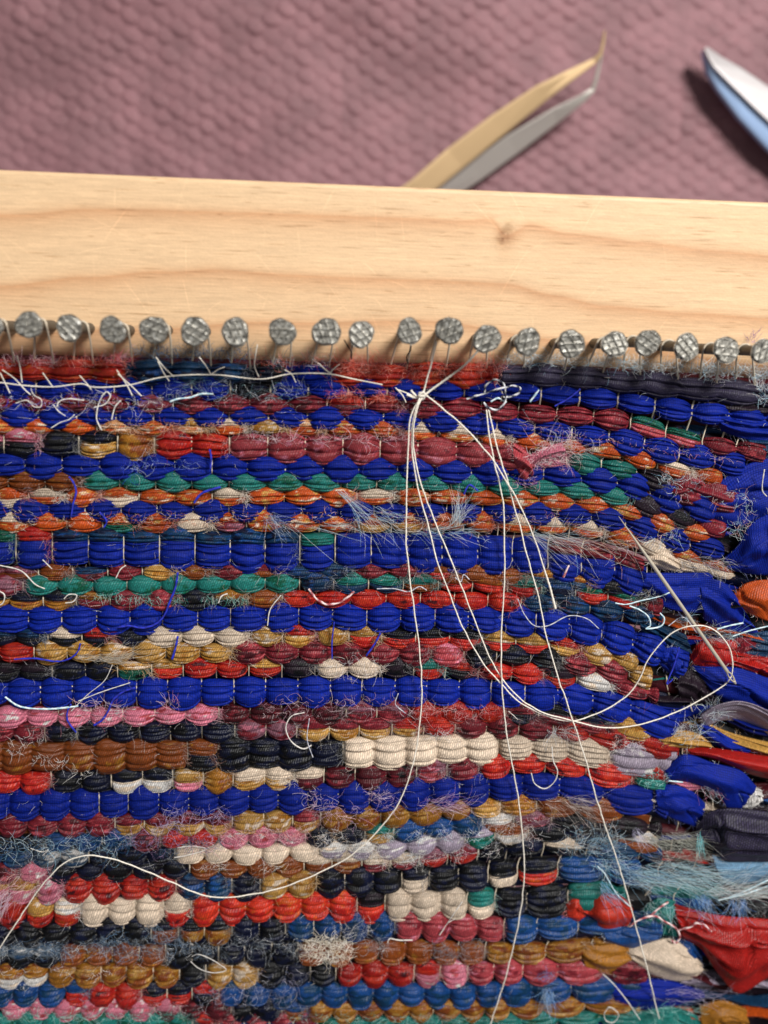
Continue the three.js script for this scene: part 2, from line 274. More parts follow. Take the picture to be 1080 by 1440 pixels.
// [centre line at the five stations, full height, right end, runs of colour up to x]
const ROWS = [
  [[522, 528, 528, 534, 545], 33, 1100, 'tomato 178,denim 262,denim 352,navy 400,blue 465,tomato 700,indigo 1100'],
  [[547, 546, 553, 562, 577], 31, 1085, 'blue 130,blue 330,black 400,blue 455,blue 640,blue 1085'],
  [[567, 570, 582, 590, 617], 27, 1075, 'maroon 120,mauve 150,maroon 195,mauve 240,maroon 460,red/maroon 560,maroon 905,green/rose 980,maroon 1075'],
  [[584, 589, 603, 617, 640], 31, 1045, 'blue 350,blue 1045'],
  [[600, 603, 622, 635, 662], 22, 1015, 'orange 150,peach 190,orange 245,gold/peach 290,cream/orange 345,gold 395,peach/orange 445,orange 580,cream/orange 650,cream/orange 700,orange 920,cream/orange 965,orange 1015'],
  [[623, 633, 645, 657, 688], 40, 1040, 'pink/black 52,black 108,black/gold 160,ochre 214,red 320,rose 500,rose 738,pink*.5 790,teal*.7 890,plum*.7 950,maroon 1040'],
  [[655, 660, 668, 676, 708], 35, 1005, 'blue 400,blue 1005'],
  [[677, 678, 687, 696, 730], 26, 1020, 'brown 110,teal 430,teal 882,plum 975,maroon 1020'],
  [[698, 698, 704, 714, 744], 24, 1000, 'orange/cream 45,cream/orange 90,orange 140,orange/cream 195,orange 280,cream/orange 330,orange 430,orange 480,cream/orange 540,orange 640,orange 1000'],
  [[717, 720, 722, 730, 763], 30, 1020, 'blue 200,blue 600,blue 1020'],
  [[734, 735, 737, 749, 786], 26, 1035, 'cream/orange 40,orange 130,orange/green 185,orange 255,cream 285,orange/mauve 345,orange 480,orange/gold 600,orange 700,cream/orange 845,orange 905,cream 960,orange/cream 1035'],
  [[768, 775, 782, 797, 829], 56, 905, 'green/blue 38,red/blue 98,denim/blue 375,denim/blue 430,teal/blue 475,blue 790,maroon/blue 905'],
  [[805, 803, 811, 825, 846], 20, 920, 'mauve/brown 55,brown 100,denim/maroon 150,maroon 205,gold 250,brown 300,maroon 345,maroon/brown 395,denim 480,maroon 600,brown/red 660,brown 760,ochre/denim 860,black 920'],
  [[823, 818, 824, 838, 858], 27, 930, 'mauve 22,teal 200,teal 430,denim 480,teal/denim 570,teal/brown 622,brown/red 725,teal/red 750,denim 820,green/red 880,maroon 930'],
  [[843, 842, 848, 858, 872], 26, 930, 'black/ochre 105,ochre/maroon 155,maroon 235,black 300,ochre/black 345,brown 402,red 560,red 728,denim 770,red 800,denim 930'],
  [[870, 867, 875, 893, 931], 40, 965, 'blue 300,blue 680,blue 965'],
  [[895, 895, 905, 922, 952], 26, 895, 'denim/black 45,cream/black 95,red/black 152,black 190,cream 250,cream 360,gold 400,red/gold 445,gold 485,gold/red 540,black/red 640,black/red 700,gold/red 760,red/gold 808,gold 895'],
  [[917, 917, 925, 942, 962], 29, 915, 'red 38,gold 180,gold 345,maroon 480,maroon 600,rose 645,black 700,black 800,maroon 880,gold 915'],
  [[943, 938, 947, 963, 988], 26, 925, 'plum/black 60,black 160,gold/green 215,gold/red 258,red 345,gold/red 395,plum 440,cream 540,plum 575,teal/red 618,red/plum 665,red 745,teal/red 785,plum/red 835,white 880,maroon 925'],
  [[973, 972, 977, 992, 1026], 40, 955, 'blue 220,blue 560,blue 955'],
  [[1007, 1002, 1003, 1018, 1036], 28, 925, 'pink 160,pink 295,wine 370,wine 480,mauve/maroon 580,red 730,maroon/black 780,black/maroon 840,gold 925'],
  [[1028, 1023, 1024, 1037, 1056], 29, 955, 'maroon 47,black 100,navy 320,maroon 348,mauve 405,maroon/gold 480,maroon/gold 560,red/gold 600,red 640,maroon 800,red 955'],
  [[1062, 1056, 1049, 1062, 1074], 42, 950, 'brown 90,brown 260,brown/navy 290,navy 400,navy 495,cream 700,cream*.88 860,lilac 950'],
  [[1097, 1089, 1074, 1087, 1098], 31, 935, 'red 78,black 150,black/white 240,gold/pink 290,ochre 330,cream/gold 410,cream/wine 440,wine 590,mauve/rose 640,maroon 690,red 800,red 870,red/teal 935'],
  [[1130, 1117, 1105, 1117, 1133], 41, 940, 'blue 260,blue 600,blue 940'],
  [[1160, 1148, 1131, 1141, 1155], 29, 880, 'maroon 145,maroon/gold 205,maroon/gold 340,gold 405,maroon/gold 450,ochre 560,ochre 660,gold 700,ochre 775,brown 880'],
  [[1183, 1170, 1151, 1160, 1172], 26, 930, 'black 60,steel 165,maroon 215,red 290,pink 350,pink 440,black 500,teal/gold 550,steel 670,white/brown 720,mauve 765,black 850,plum 930'],
  [[1203, 1193, 1169, 1178, 1190], 26, 925, 'denim 30,grey 140,black 230,cream 340,cream 450,white/lilac 520,lilac 640,lilac/teal 690,brown/white 770,black 850,white/brown 925'],
  [[1225, 1211, 1188, 1195, 1206], 25, 930, 'maroon 40,pink 70,black 270,brown 440,cream/brown 500,cream/maroon 560,white/maroon 605,mauve/red 670,black 770,cream/black 850,denim 930'],
  [[1248, 1238, 1223, 1222, 1230], 37, 900, 'gold/pink 32,pink 107,red 180,red 243,denim 325,navy 365,gold 440,black 545,black/cream 612,black 680,black/cream 720,black/tomato 765,steel/white 800,steel 900'],
  [[1280, 1272, 1266, 1262, 1268], 39, 880, 'red 55,gold/red 92,white/tomato 132,cream 180,cream 225,cream/red 265,tomato 395,tomato 500,plum/tomato 545,cream 600,cream 655,teal/cream 690,black 735,black 800,teal 880'],
  [[1310, 1301, 1303, 1296, 1300], 36, 930, 'black 110,black 205,navy/brown 250,navy/ochre 320,navy 405,steel 560,rose 640,rose 700,steel 790,steel 930'],
  [[1343, 1337, 1337, 1330, 1335], 30, 885, 'grey/black 100,brown 240,black 290,navy 430,brown 520,brown 700,ochre 820,ochre/cream 885'],
  [[1370, 1367, 1366, 1362, 1364], 32, 910, 'ochre/white 60,ochre 245,black 283,gold 357,black 480,red 590,red/pink 628,pink 660,rose 740,rose 850,maroon 910'],
  [[1396, 1397, 1393, 1388, 1392], 34, 900, 'steel 100,steel/red 143,red 185,navy/red 262,red/black 300,steel 440,steel 680,steel 900'],
  [[1417, 1420, 1416, 1412, 1416], 27, 900, 'pink 120,pink 205,pink/wine 240,wine 320,navy 400,steel/ochre 436,ochre 640,ochre 900'],
  [[1435, 1441, 1434, 1432, 1438], 27, 930, 'teal 140,teal 255,red/black 320,maroon/steel 440,teal 640,teal 930'],
  [[1459, 1463, 1458, 1456, 1460], 30, 930, 'steel 240,black 400,steel 660,blue 930'],
];
function rowY(i, x) {
  const k = ROWS[i][0]; if (x <= KX[0]) return k[0] + (x - KX[0]) * (k[1] - k[0]) / 900;
  const sl = j => j === 0 ? (k[1] - k[0]) / (KX[1] - KX[0]) : j === 4 ? (k[4] - k[3]) / 100 : (k[j + 1] - k[j - 1]) / (KX[j + 1] - KX[j - 1]);
  if (x >= KX[4]) return k[4] + sl(4) * .75 * (x - KX[4]);
  let j = 0; while (x > KX[j + 1]) j++;
  const d = KX[j + 1] - KX[j], t = (x - KX[j]) / d, a = sl(j) * d, b = sl(j + 1) * d;
  return (2 * t ** 3 - 3 * t * t + 1) * k[j] + (t ** 3 - 2 * t * t + t) * a + (-2 * t ** 3 + 3 * t * t) * k[j + 1] + (t ** 3 - t * t) * b;
}
function warpX(k, y) {
  const s = 53 - (y - 625) * .0219, phi = y < 1000 ? -10 + 10 * sstep(700, 1060, y) : 0;
  let x = 307 + phi + k * s / 2 + 3 * (hash2(k + 50, Math.floor(y / 60)) * (1 - (y / 60 % 1)) + hash2(k + 50, Math.floor(y / 60) + 1) * (y / 60 % 1) - .5);
  return x + .0040 * Math.max(0, x - 700) ** 2 * sstep(900, 1250, y);
}
const KMIN = -16, KMAX = 29;
const pinchOf = H => clamp(.14 + (H - 18) * .0195, .2, .76);
const rowWob = (i, x) => 2.4 * (vnoise(x / 90 + i * 5.3, i * 2.7) - .5) + 2.2 * (vnoise(x / 31 + i * 3.1, i) - .5);
function beadEdges(i) { const e = []; for (let k = KMIN - 2; k <= KMAX + 4; k++) if (((k % 2) + 2) % 2 === (i & 1)) e.push(warpX(k, rowY(i, warpX(k, ROWS[i][0][1]))) + 2.2 * (hash2(k + 99, i * 7) - .5)); return e; }
// one strip of cloth in row i from xa to xb; f0..f1 is the part of the row's height it fills
function stripGeo(i, xa, xb, f0, f1, hs, cn) {
  const H = ROWS[i][1] * hs, edges = beadEdges(i), st = 2.4, NB = 56, sd = rr(0, 100);
  const nf = 2 + Math.floor(rnd() * 2.4) + (H * (f1 - f0) > 28 ? 1 : 0) + (i === 22 ? 1 : 0), folds = []; for (let q = 0; q < nf; q++) folds.push([.5 + (Math.PI - 1) * (q + rr(.25, .75)) / nf, rr(.26, .55), rr(.075, .12)]);
  const pos = [], uv = [], idx = [], col = [], n = Math.max(4, Math.ceil((xb - xa) / st));
  const tone = rr(.72, 1.12);
  for (let s = 0; s <= n; s++) {
    const x = xa + (xb - xa) * s / n; let j = 0; while (j + 2 < edges.length && x > edges[j + 1]) j++;
    const a = edges[j], b = edges[j + 1], t = clamp((x - (a + b) / 2) / ((b - a) / 2), -1, 1), q = Math.abs(t), bs = hash2(j + 7, i * 13 + 5);
    const ex = 1.7 + 1.3 * hash2(j + 3, i * 17), e = i === 0 ? .6 + .4 * Math.max(0, 1 - q * q) : Math.pow(Math.max(0, 1 - Math.pow(Math.abs(t + .14 * (bs - .5) * (1 - q)), ex)), .6), amp = .84 + .34 * hash2(j + 31, i * 5 + 2);
    const pn = i === 22 ? .9 : pinchOf(H), hh = H / 2 * (pn + (1 - pn) * e) * (1 + (amp - 1) * e);
    const endT = Math.min(1, (Math.min(x - xa, xb - x) + .7) / 5), et = Math.pow(endT, .5);
    const fc = (f0 + f1) / 2 * 2 - 1, fh = (f1 - f0);
    const y = rowY(i, x) + rowWob(i, x) + fc * hh * .86 + (bs - .5) * 2 * e, h = hh * (fh > .99 ? 1 : fh * 1.14) * et;
    const th = (Math.min(H / 2 * (fh > .99 ? 1 : .62), 17) * (.3 + .52 * e) * MM * .95 + .00022) * et;
    const lift = ((i === 22 ? -.5 : -1.15) + (i === 22 ? .7 : 1.4) * e + .35 * (bs - .5) * e - (fh < .99 ? .1 : 0) - (1 - et) * 1.0) * 1e-3;
    const slope = (rowY(i, x + 3) - rowY(i, x - 3)) / 6;
    for (let k = 0; k < NB; k++) {
      const th0 = k < 48 ? Math.PI * k / 48 : Math.PI * (1 + (k - 48) / 8);       // front half is finer
      let c = Math.cos(th0), sn = Math.sin(th0), fr = 0;
      if (k < 48) for (const [fa, fd, fw] of folds) { const d = (th0 - fa - .16 * (vnoise(x / 26 + fa * 9, sd) - .5)) / fw; fr += fd * (.75 + .7 * q * q) * Math.exp(-d * d) * (.35 + 1.1 * vnoise(x / 17 + fa * 31, sd + 4)); }
      const rip = .05 * (vnoise(x / 6 + sd, th0 * 5) - .5) + .02 * (vnoise(x / 2.5 + sd, th0 * 11) - .5);
      const m = 1 - Math.min(.66, fr) + rip; c = Math.sign(c) * Math.pow(Math.abs(c), .86) * (1 + rip); sn = Math.sign(sn) * Math.pow(Math.abs(sn), .8) * m;
      const vy = -c * h, yy = y + vy, xx = x - vy * slope * .9;
      const p = P(xx, yy, RUG_Y); p.y += lift + sn * th * (k < 48 ? 1 : .8);
      pos.push(p.x, p.y, p.z); uv.push(x * MM + sd * .01, th0 * Math.max(h, H * .22) * MM * .8 + sd * .013);
      printed(cn, x / 16, th0 * 1.4, sd, col, tone);
      if (s < n) { const A = s * NB + k, B = s * NB + (k + 1) % NB; idx.push(A, A + NB, B, B, A + NB, B + NB); }
    }
  }
  for (const [e, sgn] of [[0, 1], [n, -1]]) { const o = pos.length / 3; let cx = 0, cy = 0, cz = 0; for (let k = 0; k < NB; k++) { cx += pos[(e * NB + k) * 3]; cy += pos[(e * NB + k) * 3 + 1]; cz += pos[(e * NB + k) * 3 + 2]; } pos.push(cx / NB, cy / NB, cz / NB); uv.push(0, 0); col.push(linOf[cn].r, linOf[cn].g, linOf[cn].b); for (let k = 0; k < NB; k++) { const A = e * NB + k, B = e * NB + (k + 1) % NB; sgn > 0 ? idx.push(o, A, B) : idx.push(o, B, A); } }
  return geom(pos, idx, uv, col);
}
const frayEnds = [], strips = [], C0 = new THREE.Color(1, 1, 1);
ROWS.forEach(([, H, end, runs], i) => {
  let x = -70; const ed = beadEdges(i), list = [];
  for (const tok of runs.split(',')) { const [cs, xe] = tok.trim().split(' '); if (list.length && list[list.length - 1][0] === cs) list[list.length - 1][1] = +xe; else list.push([cs, +xe]); }
  for (const [cs, xe] of list) {
    const x1 = i && xe < end - 25 ? ed.reduce((p, q) => Math.abs(q - xe) < Math.abs(p - xe) ? q : p) : xe, [cc, hs] = cs.split('*'), two = cc.split('/');
    if (x1 < x + 8) continue;
    const a = x - 1.2, b = x1 + 1.2;
    if (two.length === 1) strips.push([stripGeo(i, a, b, 0, 1, hs ? +hs : 1, two[0]), two[0], (Math.min(b, 1080) - Math.max(a, 0)) * H * (i > 36 ? .1 : 1)]);
    else { const r = i === 11 ? .3 : rr(.4, .58); two.forEach((c, q) => strips.push([stripGeo(i, a, b, q ? r : 0, q ? 1 : r, 1.04, c), c, (Math.min(b, 1080) - Math.max(a, 0)) * H * (q ? 1 - r : r) * (i > 36 ? .1 : 1)])); }
    if (x1 < end && x1 > -10) frayEnds.push([i, x1, two[0]]);
    x = x1;
  }
});
strips.sort((p, q) => q[2] - p[2]);
strips.slice(0, 300).forEach(([g, c]) => part(g, fabMat[c], 'fabric_strip', rug, word(c) + ' fabric strip'));
{ const rest = strips.slice(300), m = new THREE.Mesh(mergeGeometries(rest.map(q => q[0]), true), rest.map(q => fabMat[q[1]])); put(m, 'small_fabric_strips', rug).userData.kind = 'stuff'; console.log('strips', strips.length); }
// filler strips behind each row, coloured dark for the shade in the gaps
ROWS.forEach(([, H, end], i) => {
  const pts = []; for (let x = -60; x < end + 45; x += 22) pts.push(R(x, rowY(i, x) + (hash2(i, x + 900) - .5) * 2, -4.2 + .5 * (hash2(x + 900, i) - .5)));
  const bc = ['plum', 'black', 'navy', 'wine', 'black', 'brown'][Math.floor(hash2(i, 77) * 6)], g = tube(pts, Math.max(24, Math.min(H, 34)) * .68 * MM, { sides: 10, step: .003, colA: linOf[bc] });
  part(g, fabMat[bc], 'gap_shade_strip', rug, 'added dark strip for the shade between the rows of the rug');
});

// ------------------------------------------------------------------ warp threads: one loop per nail, two legs woven through every row
{
  const leg = k => {
    const pts = [];
    for (let i = 0; i < ROWS.length; i++) {
      const x = warpX(k, rowY(i, warpX(k, ROWS[i][0][1]))), y = rowY(i, x) + rowWob(i, x), vis = ((k % 2) + 2) % 2 === (i & 1), H = ROWS[i][1], hp = H / 2 * pinchOf(H);
      const top = (Math.min(H / 2, 17) * .3 * MM * .95 + .00022) * 1000 - 1.25;
      if (vis) { for (const d of H > 26 ? [-.75, 0, .75] : [-.6, .6]) pts.push(R(x, y + d * hp, top + .22)); } else pts.push(R(x, y, -2.2));
    }
    return pts;
  };
  nailBase.forEach(([b, h], n) => {
    const ax = h.clone().sub(b), at = f => b.clone().addScaledVector(ax, f), f = rr(.32, .5), c = at(f), r = .00125 + .00026;
    const k0 = -11 + 2 * n + (HEADS[n][0] > 2000 ? 1 : 0), A = leg(k0).reverse(), B = leg(k0 + 1);
    const round = []; for (let q = 0; q <= 6; q++) { const a = Math.PI * q / 6; round.push(V3(c.x - r * Math.cos(a), c.y + .0002 * q, c.z - r * Math.sin(a))); }
    const rt = t => .00017 + .0001 * sstep(.085, .04, Math.abs(t - .5));
    part(tube([...A, ...round, ...B], rt, { sides: 6, step: .0011, wob: .3 }), warpMat, 'warp_thread', rug);
  });
}

// ------------------------------------------------------------------ loose cloth at the right edge and other folded pieces
function cloth(cname, sections, { thick = .0006, fold = .8, nf = 3, name = 'folded_fabric', label, dir = 0, fringe = 45 } = {}) {
  // sections: rows of [px, py, h]; smooth surface through them
  const su = 34, sv = 26, P2 = sections.map(s => { const c = new THREE.CatmullRomCurve3(s.map(q => R(q[0], q[1], q[2] ?? 2)), false, 'centripetal'); return s.length > 2 ? c.getPoints(sv) : Array.from({ length: sv + 1 }, (_, i) => { const t = i / sv; const a = R(...s[0]), b = R(...s[1]); const p = a.lerp(b, t); p.y += Math.sin(t * Math.PI) * a.distanceTo(b) * .0; return p; }); });
  const cols = []; for (let j = 0; j <= sv; j++) cols.push(new THREE.CatmullRomCurve3(P2.map(r => r[j]), false, 'centripetal').getPoints(su));
  const sd = rr(0, 50), N = (su + 1) * (sv + 1), top = [], uv = [], col = [];
  let U = 0; for (let i = 0; i <= su; i++) { if (i) U += cols[sv >> 1][i].distanceTo(cols[sv >> 1][i - 1]); let Vv = 0; for (let j = 0; j <= sv; j++) { if (j) Vv += cols[j][i].distanceTo(cols[j - 1][i]);
    const p = cols[j][i].clone(), u = i / su, v = j / sv, edge = Math.sin(v * Math.PI);
    const bulge = fold * .0004 * edge, w = fold * .0017 * edge * (Math.sin((v * nf + .45 * Math.sin(u * 3 + sd) + u * dir) * Math.PI * 2 + sd) * .5 + .9 * (fbm(u * 4 + sd, v * 4) - .5) - .8 * Math.exp(-(((vnoise(u * 2.2 + sd, v * 3.4) - .5) / .05) ** 2)));
    p.y += bulge + w; top.push(p); uv.push(U + sd * .01, Vv); const lt = .8 + .42 * fbm(u * 3 + sd, v * 3 + sd) , k0 = linOf[cname]; col.push(k0.r * lt, k0.g * lt, k0.b * lt); } }
  const pos = [], idx = []; for (const p of top) pos.push(p.x, p.y, p.z); for (const p of top) pos.push(p.x, p.y - thick, p.z);
  const W = sv + 1, lc = linOf[cname].clone().lerp(new THREE.Color(1, 1, 1), .18);
  if (fringe) for (let q = 0; q < fringe; q++) { const sd4 = Math.floor(rnd() * 3), i = sd4 ? Math.floor(rnd() * su) : (rnd() < .8 ? 0 : su), j = sd4 === 0 ? Math.floor(rnd() * sv) : sd4 === 1 ? 0 : sv, p = top[i * W + j], o = top[(sd4 ? i : i === 0 ? 2 : su - 2) * W + (sd4 === 0 ? j : sd4 === 1 ? 3 : sv - 3)]; hair('frayed_fibres', p, p.clone().sub(o).normalize().add(V3(rr(-.7, .7), rr(-.1, .7), rr(-.7, .7))), rr(.0006, .0026), .5, rr(.00003, .00005), rnd() < .3 ? new THREE.Color(.75, .75, .78) : lc); }
  for (let i = 0; i < su; i++) for (let j = 0; j < sv; j++) { const a = i * W + j; idx.push(a, a + 1, a + W, a + 1, a + W + 1, a + W); const b = a + N; idx.push(b, b + W, b + 1, b + 1, b + W, b + W + 1); }
  const rim = (a, b) => idx.push(a, b + N, b, a, a + N, b + N);
  for (let i = 0; i < su; i++) { rim((i + 1) * W, i * W); rim(i * W + sv, (i + 1) * W + sv); } for (let j = 0; j < sv; j++) { rim(j, j + 1); rim(su * W + j + 1, su * W + j); }
  return part(geom(pos, idx, [...uv, ...uv], [...col, ...col]), looseMat[cname], name, rug, label || word(cname) + ' fabric end hanging loose');
}
{ // crumpled ends crowded behind the front ones
  const cs = ['blue', 'plum', 'maroon', 'blue', 'denim', 'black', 'orange', 'blue', 'red', 'navy', 'teal', 'plum', 'blue', 'gold', 'black', 'rose', 'steel', 'wine', 'cream', 'denim', 'blue', 'black', 'red', 'plum', 'teal', 'steel', 'brown', 'black', 'blue', 'lilac', 'wine', 'denim', 'orange', 'plum'];
  cs.forEach((c, q) => { const y = 745 + q * 21, x0 = rr(870, 925) + (q < 8 ? 60 - q * 6 : 0), n = 5, h0 = rr(-3.6, -1.6), sl = rr(-.06, .22), w = rr(14, 26), secs = [];
    for (let k = 0; k < n; k++) { const x = x0 + k * (1120 - x0) / (n - 1), yy = y + (x - x0) * sl + rr(-9, 9), ww = w * rr(.6, 1.5), h = h0 + rr(-.6, 1.6); secs.push([[x + rr(-4, 4), yy - ww / 2, h - .8], [x, yy, h + rr(.4, 1.6)], [x + rr(-4, 4), yy + ww / 2, h - .8]]); }
    cloth(c, secs, { nf: 2, fold: 1.1, fringe: 60, label: word(c) + ' fabric end crowded at the edge of the rug' }); });
}
for (const [c, y0, y1, x0] of [['plum', 690, 830, 930], ['black', 810, 960, 900], ['black', 930, 1100, 900], ['plum', 1080, 1210, 880], ['black', 1190, 1330, 850], ['plum', 1310, 1480, 850]])  // dark underlayer put in to deepen the shade of the gaps
  cloth(c, [x0, 960, 1030, 1130].map((x, q) => [[x, y0, -6.5 - q], [x + 8, (y0 + y1) / 2, -4.5 - q], [x, y1, -7 - q]]), { nf: 3, fold: 1.6, label: 'added dark sheet for the shade deep under the loose ends' });
cloth('plum', [[[990, 1008, -3], [1000, 1030, -6], [1010, 1062, -6]], [[1040, 1000, -4], [1040, 1030, -7], [1040, 1062, -7]], [[1100, 1010, -4], [1100, 1035, -7], [1100, 1070, -7]]], { label: 'dark patch for the shade inside a denim loop' });  // dark floor added where the loop is only a shaded hollow
cloth('plum', [[[990, 545, -1], [992, 560, .5], [994, 580, -1]], [[1040, 552, -1], [1042, 572, 1], [1044, 594, -1]], [[1110, 560, -1], [1110, 582, .5], [1110, 606, -1]]], {});
cloth('denim', [[[930, 578, -3.5], [932, 600, -2.4], [934, 622, -3.5]], [[1010, 590, -3.4], [1012, 612, -2.2], [1014, 640, -3.4]], [[1110, 600, -3.4], [1110, 625, -2.2], [1110, 660, -3.4]]], {});
cloth('blue', [[[1010, 580, -1], [1012, 592, 1.5], [1014, 606, -1]], [[1045, 584, 0], [1046, 600, 2], [1048, 618, 0]], [[1110, 590, 0], [1110, 608, 1.5], [1110, 628, 0]]], {});
cloth('denim', [[[1050, 612, -1], [1052, 624, .5], [1054, 640, -1]], [[1080, 612, 0], [1080, 628, 1.5], [1080, 648, 0]], [[1110, 610, 0], [1110, 630, 1], [1110, 655, 0]]], {});
cloth('blue', [[[960, 640, -3], [962, 665, -1.6], [964, 690, -3]], [[1040, 640, -2.5], [1042, 670, -1.2], [1044, 700, -2.5]], [[1110, 640, -3], [1110, 680, -1.5], [1110, 720, -3]]], {});
cloth('blue', [[[1018, 786, 1], [1022, 793, 1.5], [1024, 801, 1]], [[1038, 768, 2], [1042, 788, 3.5], [1048, 806, 1]], [[1058, 735, 3], [1062, 772, 5], [1070, 809, 1.5]], [[1110, 712, 4], [1110, 760, 6], [1110, 806, 2]]], { nf: 2 });
cloth('blue', [[[985, 700, 0], [990, 712, 1], [1000, 730, 0]], [[1020, 672, 1], [1030, 700, 2], [1035, 740, 1]], [[1060, 650, 1], [1065, 690, 2.5], [1065, 740, 1]], [[1110, 640, 1], [1110, 690, 2], [1110, 730, 1]]], { nf: 3 });
cloth('blue', [[[893, 806, .5], [895, 822, 1.5], [898, 836, .5]], [[930, 806, 1], [930, 830, 2.5], [925, 850, .5]], [[965, 806, 1.5], [962, 835, 2.5], [955, 860, .5]], [[1003, 804, .5], [1000, 835, 1.5], [990, 862, 0]]], { nf: 2, fold: .6 });
cloth('blue', [[[985, 812, 1], [985, 840, 2], [990, 872, 0]], [[1015, 818, 2], [1015, 850, 3], [1018, 886, 0]], [[1035, 838, 1.5], [1040, 865, 2], [1048, 890, 0]], [[1052, 868, .5], [1060, 880, .5], [1070, 892, 0]]], { nf: 2 });
cloth('orange', [[[1032, 836, 1], [1034, 843, 1.5], [1037, 851, 1]], [[1048, 822, 2], [1050, 843, 3], [1056, 863, 1.5]], [[1075, 816, 2.5], [1075, 843, 3.5], [1075, 872, 2]], [[1105, 820, 2], [1105, 850, 3], [1105, 880, 2]]], { nf: 1 });
cloth('denim', [[[1030, 890, -1], [1035, 905, 0], [1040, 925, -1]], [[1060, 890, 0], [1065, 905, .5], [1065, 925, 0]], [[1100, 885, 0], [1100, 905, .5], [1100, 925, 0]]], {});
cloth('denim', [[[895, 865, 0], [900, 878, 1.5], [902, 890, 0]], [[930, 878, 0], [935, 893, 1], [940, 910, 0]], [[965, 893, 0], [970, 908, 1], [975, 925, 0]]], {});
cloth('red', [[[970, 924, 1], [972, 928, 1.5], [975, 933, 1]], [[984, 904, 1.5], [986, 920, 3], [990, 938, 1]], [[1008, 898, 2], [1010, 920, 3.5], [1012, 938, 1]], [[1035, 902, 1.5], [1036, 918, 2.5], [1036, 938, .5]]], { nf: 1 });
cloth('maroon', [[[1028, 900, .5], [1030, 912, 1], [1030, 930, 0]], [[1045, 897, 1], [1045, 908, 1.5], [1042, 922, 0]], [[1062, 900, .5], [1062, 906, .5], [1060, 912, 0]]], {});
cloth('red', [[[1026, 922, 1], [1028, 930, 2], [1028, 936, .5]], [[1050, 924, 1.5], [1052, 936, 3], [1055, 946, .5]], [[1078, 925, 2], [1078, 940, 3], [1080, 956, .5]], [[1110, 930, 2], [1110, 945, 3], [1110, 962, .5]]], { nf: 2 });
cloth('blue', [[[926, 914, .5], [926, 925, 1.5], [930, 938, .5]], [[945, 910, 1.5], [945, 930, 3], [945, 950, .5]], [[965, 914, 1], [962, 932, 2], [955, 955, .5]]], { nf: 2 });
cloth('blue', [[[974, 936, .5], [978, 942, 1], [984, 952, .5]], [[1000, 938, 1.5], [1003, 960, 3], [1012, 985, .5]], [[1040, 940, 2], [1042, 968, 4], [1045, 996, .5]], [[1075, 952, 2.5], [1075, 980, 4], [1075, 1006, .5]], [[1110, 965, 2], [1110, 990, 4], [1110, 1020, .5]]], { nf: 2 });
cloth('plum', [[[952, 950, 0], [953, 965, 1.5], [955, 980, 0]], [[975, 942, .5], [976, 965, 2.5], [978, 988, 0]], [[1000, 958, 0], [1002, 972, 1.5], [1004, 988, 0]]], { nf: 2 });
cloth('lilac', [[[985, 1006, 4], [988, 1012, 2], [994, 1022, -1]], [[1006, 994, 6.5], [1008, 1000, 4], [1013, 1014, -1]], [[1035, 987, 7.5], [1037, 994, 5], [1040, 1014, -2]], [[1060, 991, 7], [1060, 999, 5], [1060, 1020, -2]], [[1100, 1010, 6], [1098, 1018, 4], [1092, 1040, -2]]], { fold: .3, label: 'pale denim edge of a standing loop' });
cloth('blue', [[[986, 1018, 1], [984, 1024, 2], [986, 1034, .5]], [[1003, 1024, 1.5], [1001, 1034, 2.5], [1000, 1044, .5]], [[1030, 1040, 1], [1025, 1050, 2], [1022, 1058, .5]], [[1060, 1050, 0], [1055, 1058, 1], [1050, 1064, 0]]], { nf: 1 });
cloth('blue', [[[934, 1082, 1.5], [938, 1090, 2.5], [944, 1098, 1]], [[962, 1062, 3], [964, 1082, 5], [968, 1100, 2]], [[1005, 1074, 3.5], [1006, 1096, 5], [1012, 1118, 2.5]], [[1042, 1084, 3.5], [1036, 1108, 5], [1022, 1136, 2.5]], [[1064, 1106, 3], [1055, 1122, 3.5], [1042, 1138, 2]]], { nf: 1, fold: .8 });
cloth('white', [[[1040, 1112, -1], [1044, 1124, -.5], [1044, 1136, -1]], [[1060, 1108, 0], [1062, 1122, .5], [1058, 1136, 0]], [[1072, 1112, 0], [1072, 1120, 0], [1070, 1128, 0]]], { label: 'off white end inside a blue fold' });
cloth('pink', [[[932, 1086, .5], [938, 1094, 1], [946, 1108, .5]], [[960, 1098, 1.5], [962, 1104, 1.5], [966, 1113, .8]], [[988, 1098, 1.5], [990, 1104, 1.5], [992, 1110, .8]], [[1012, 1112, 1], [1014, 1118, 1], [1012, 1124, .5]]], { fold: .3 });
cloth('gold', [[[928, 1036, 1], [930, 1042, 2], [934, 1050, 1]], [[955, 1028, 1.5], [956, 1042, 3], [958, 1052, 1]], [[985, 1034, 1], [985, 1044, 2], [985, 1054, .5]], [[1000, 1044, .5], [1000, 1048, 1], [998, 1054, .5]]], { nf: 2 });
cloth('red', [[[965, 1052, .5], [968, 1056, 1], [970, 1062, .5]], [[1000, 1053, 2], [1000, 1061, 4.5], [1000, 1068, 1]], [[1040, 1058, 3], [1040, 1072, 6], [1040, 1084, 1.5]], [[1075, 1064, 3], [1075, 1079, 6], [1075, 1094, 1.5]], [[1110, 1068, 3], [1110, 1085, 6], [1110, 1100, 1.5]]], { nf: 1, fold: .4 });
cloth('blue', [[[922, 1106, .5], [922, 1118, 2], [924, 1138, .5]], [[945, 1104, 1.5], [945, 1128, 3], [948, 1152, .5]], [[972, 1112, 1], [972, 1135, 2.5], [975, 1162, .5]], [[992, 1130, 0], [990, 1146, 1], [985, 1166, 0]]], { nf: 2 });
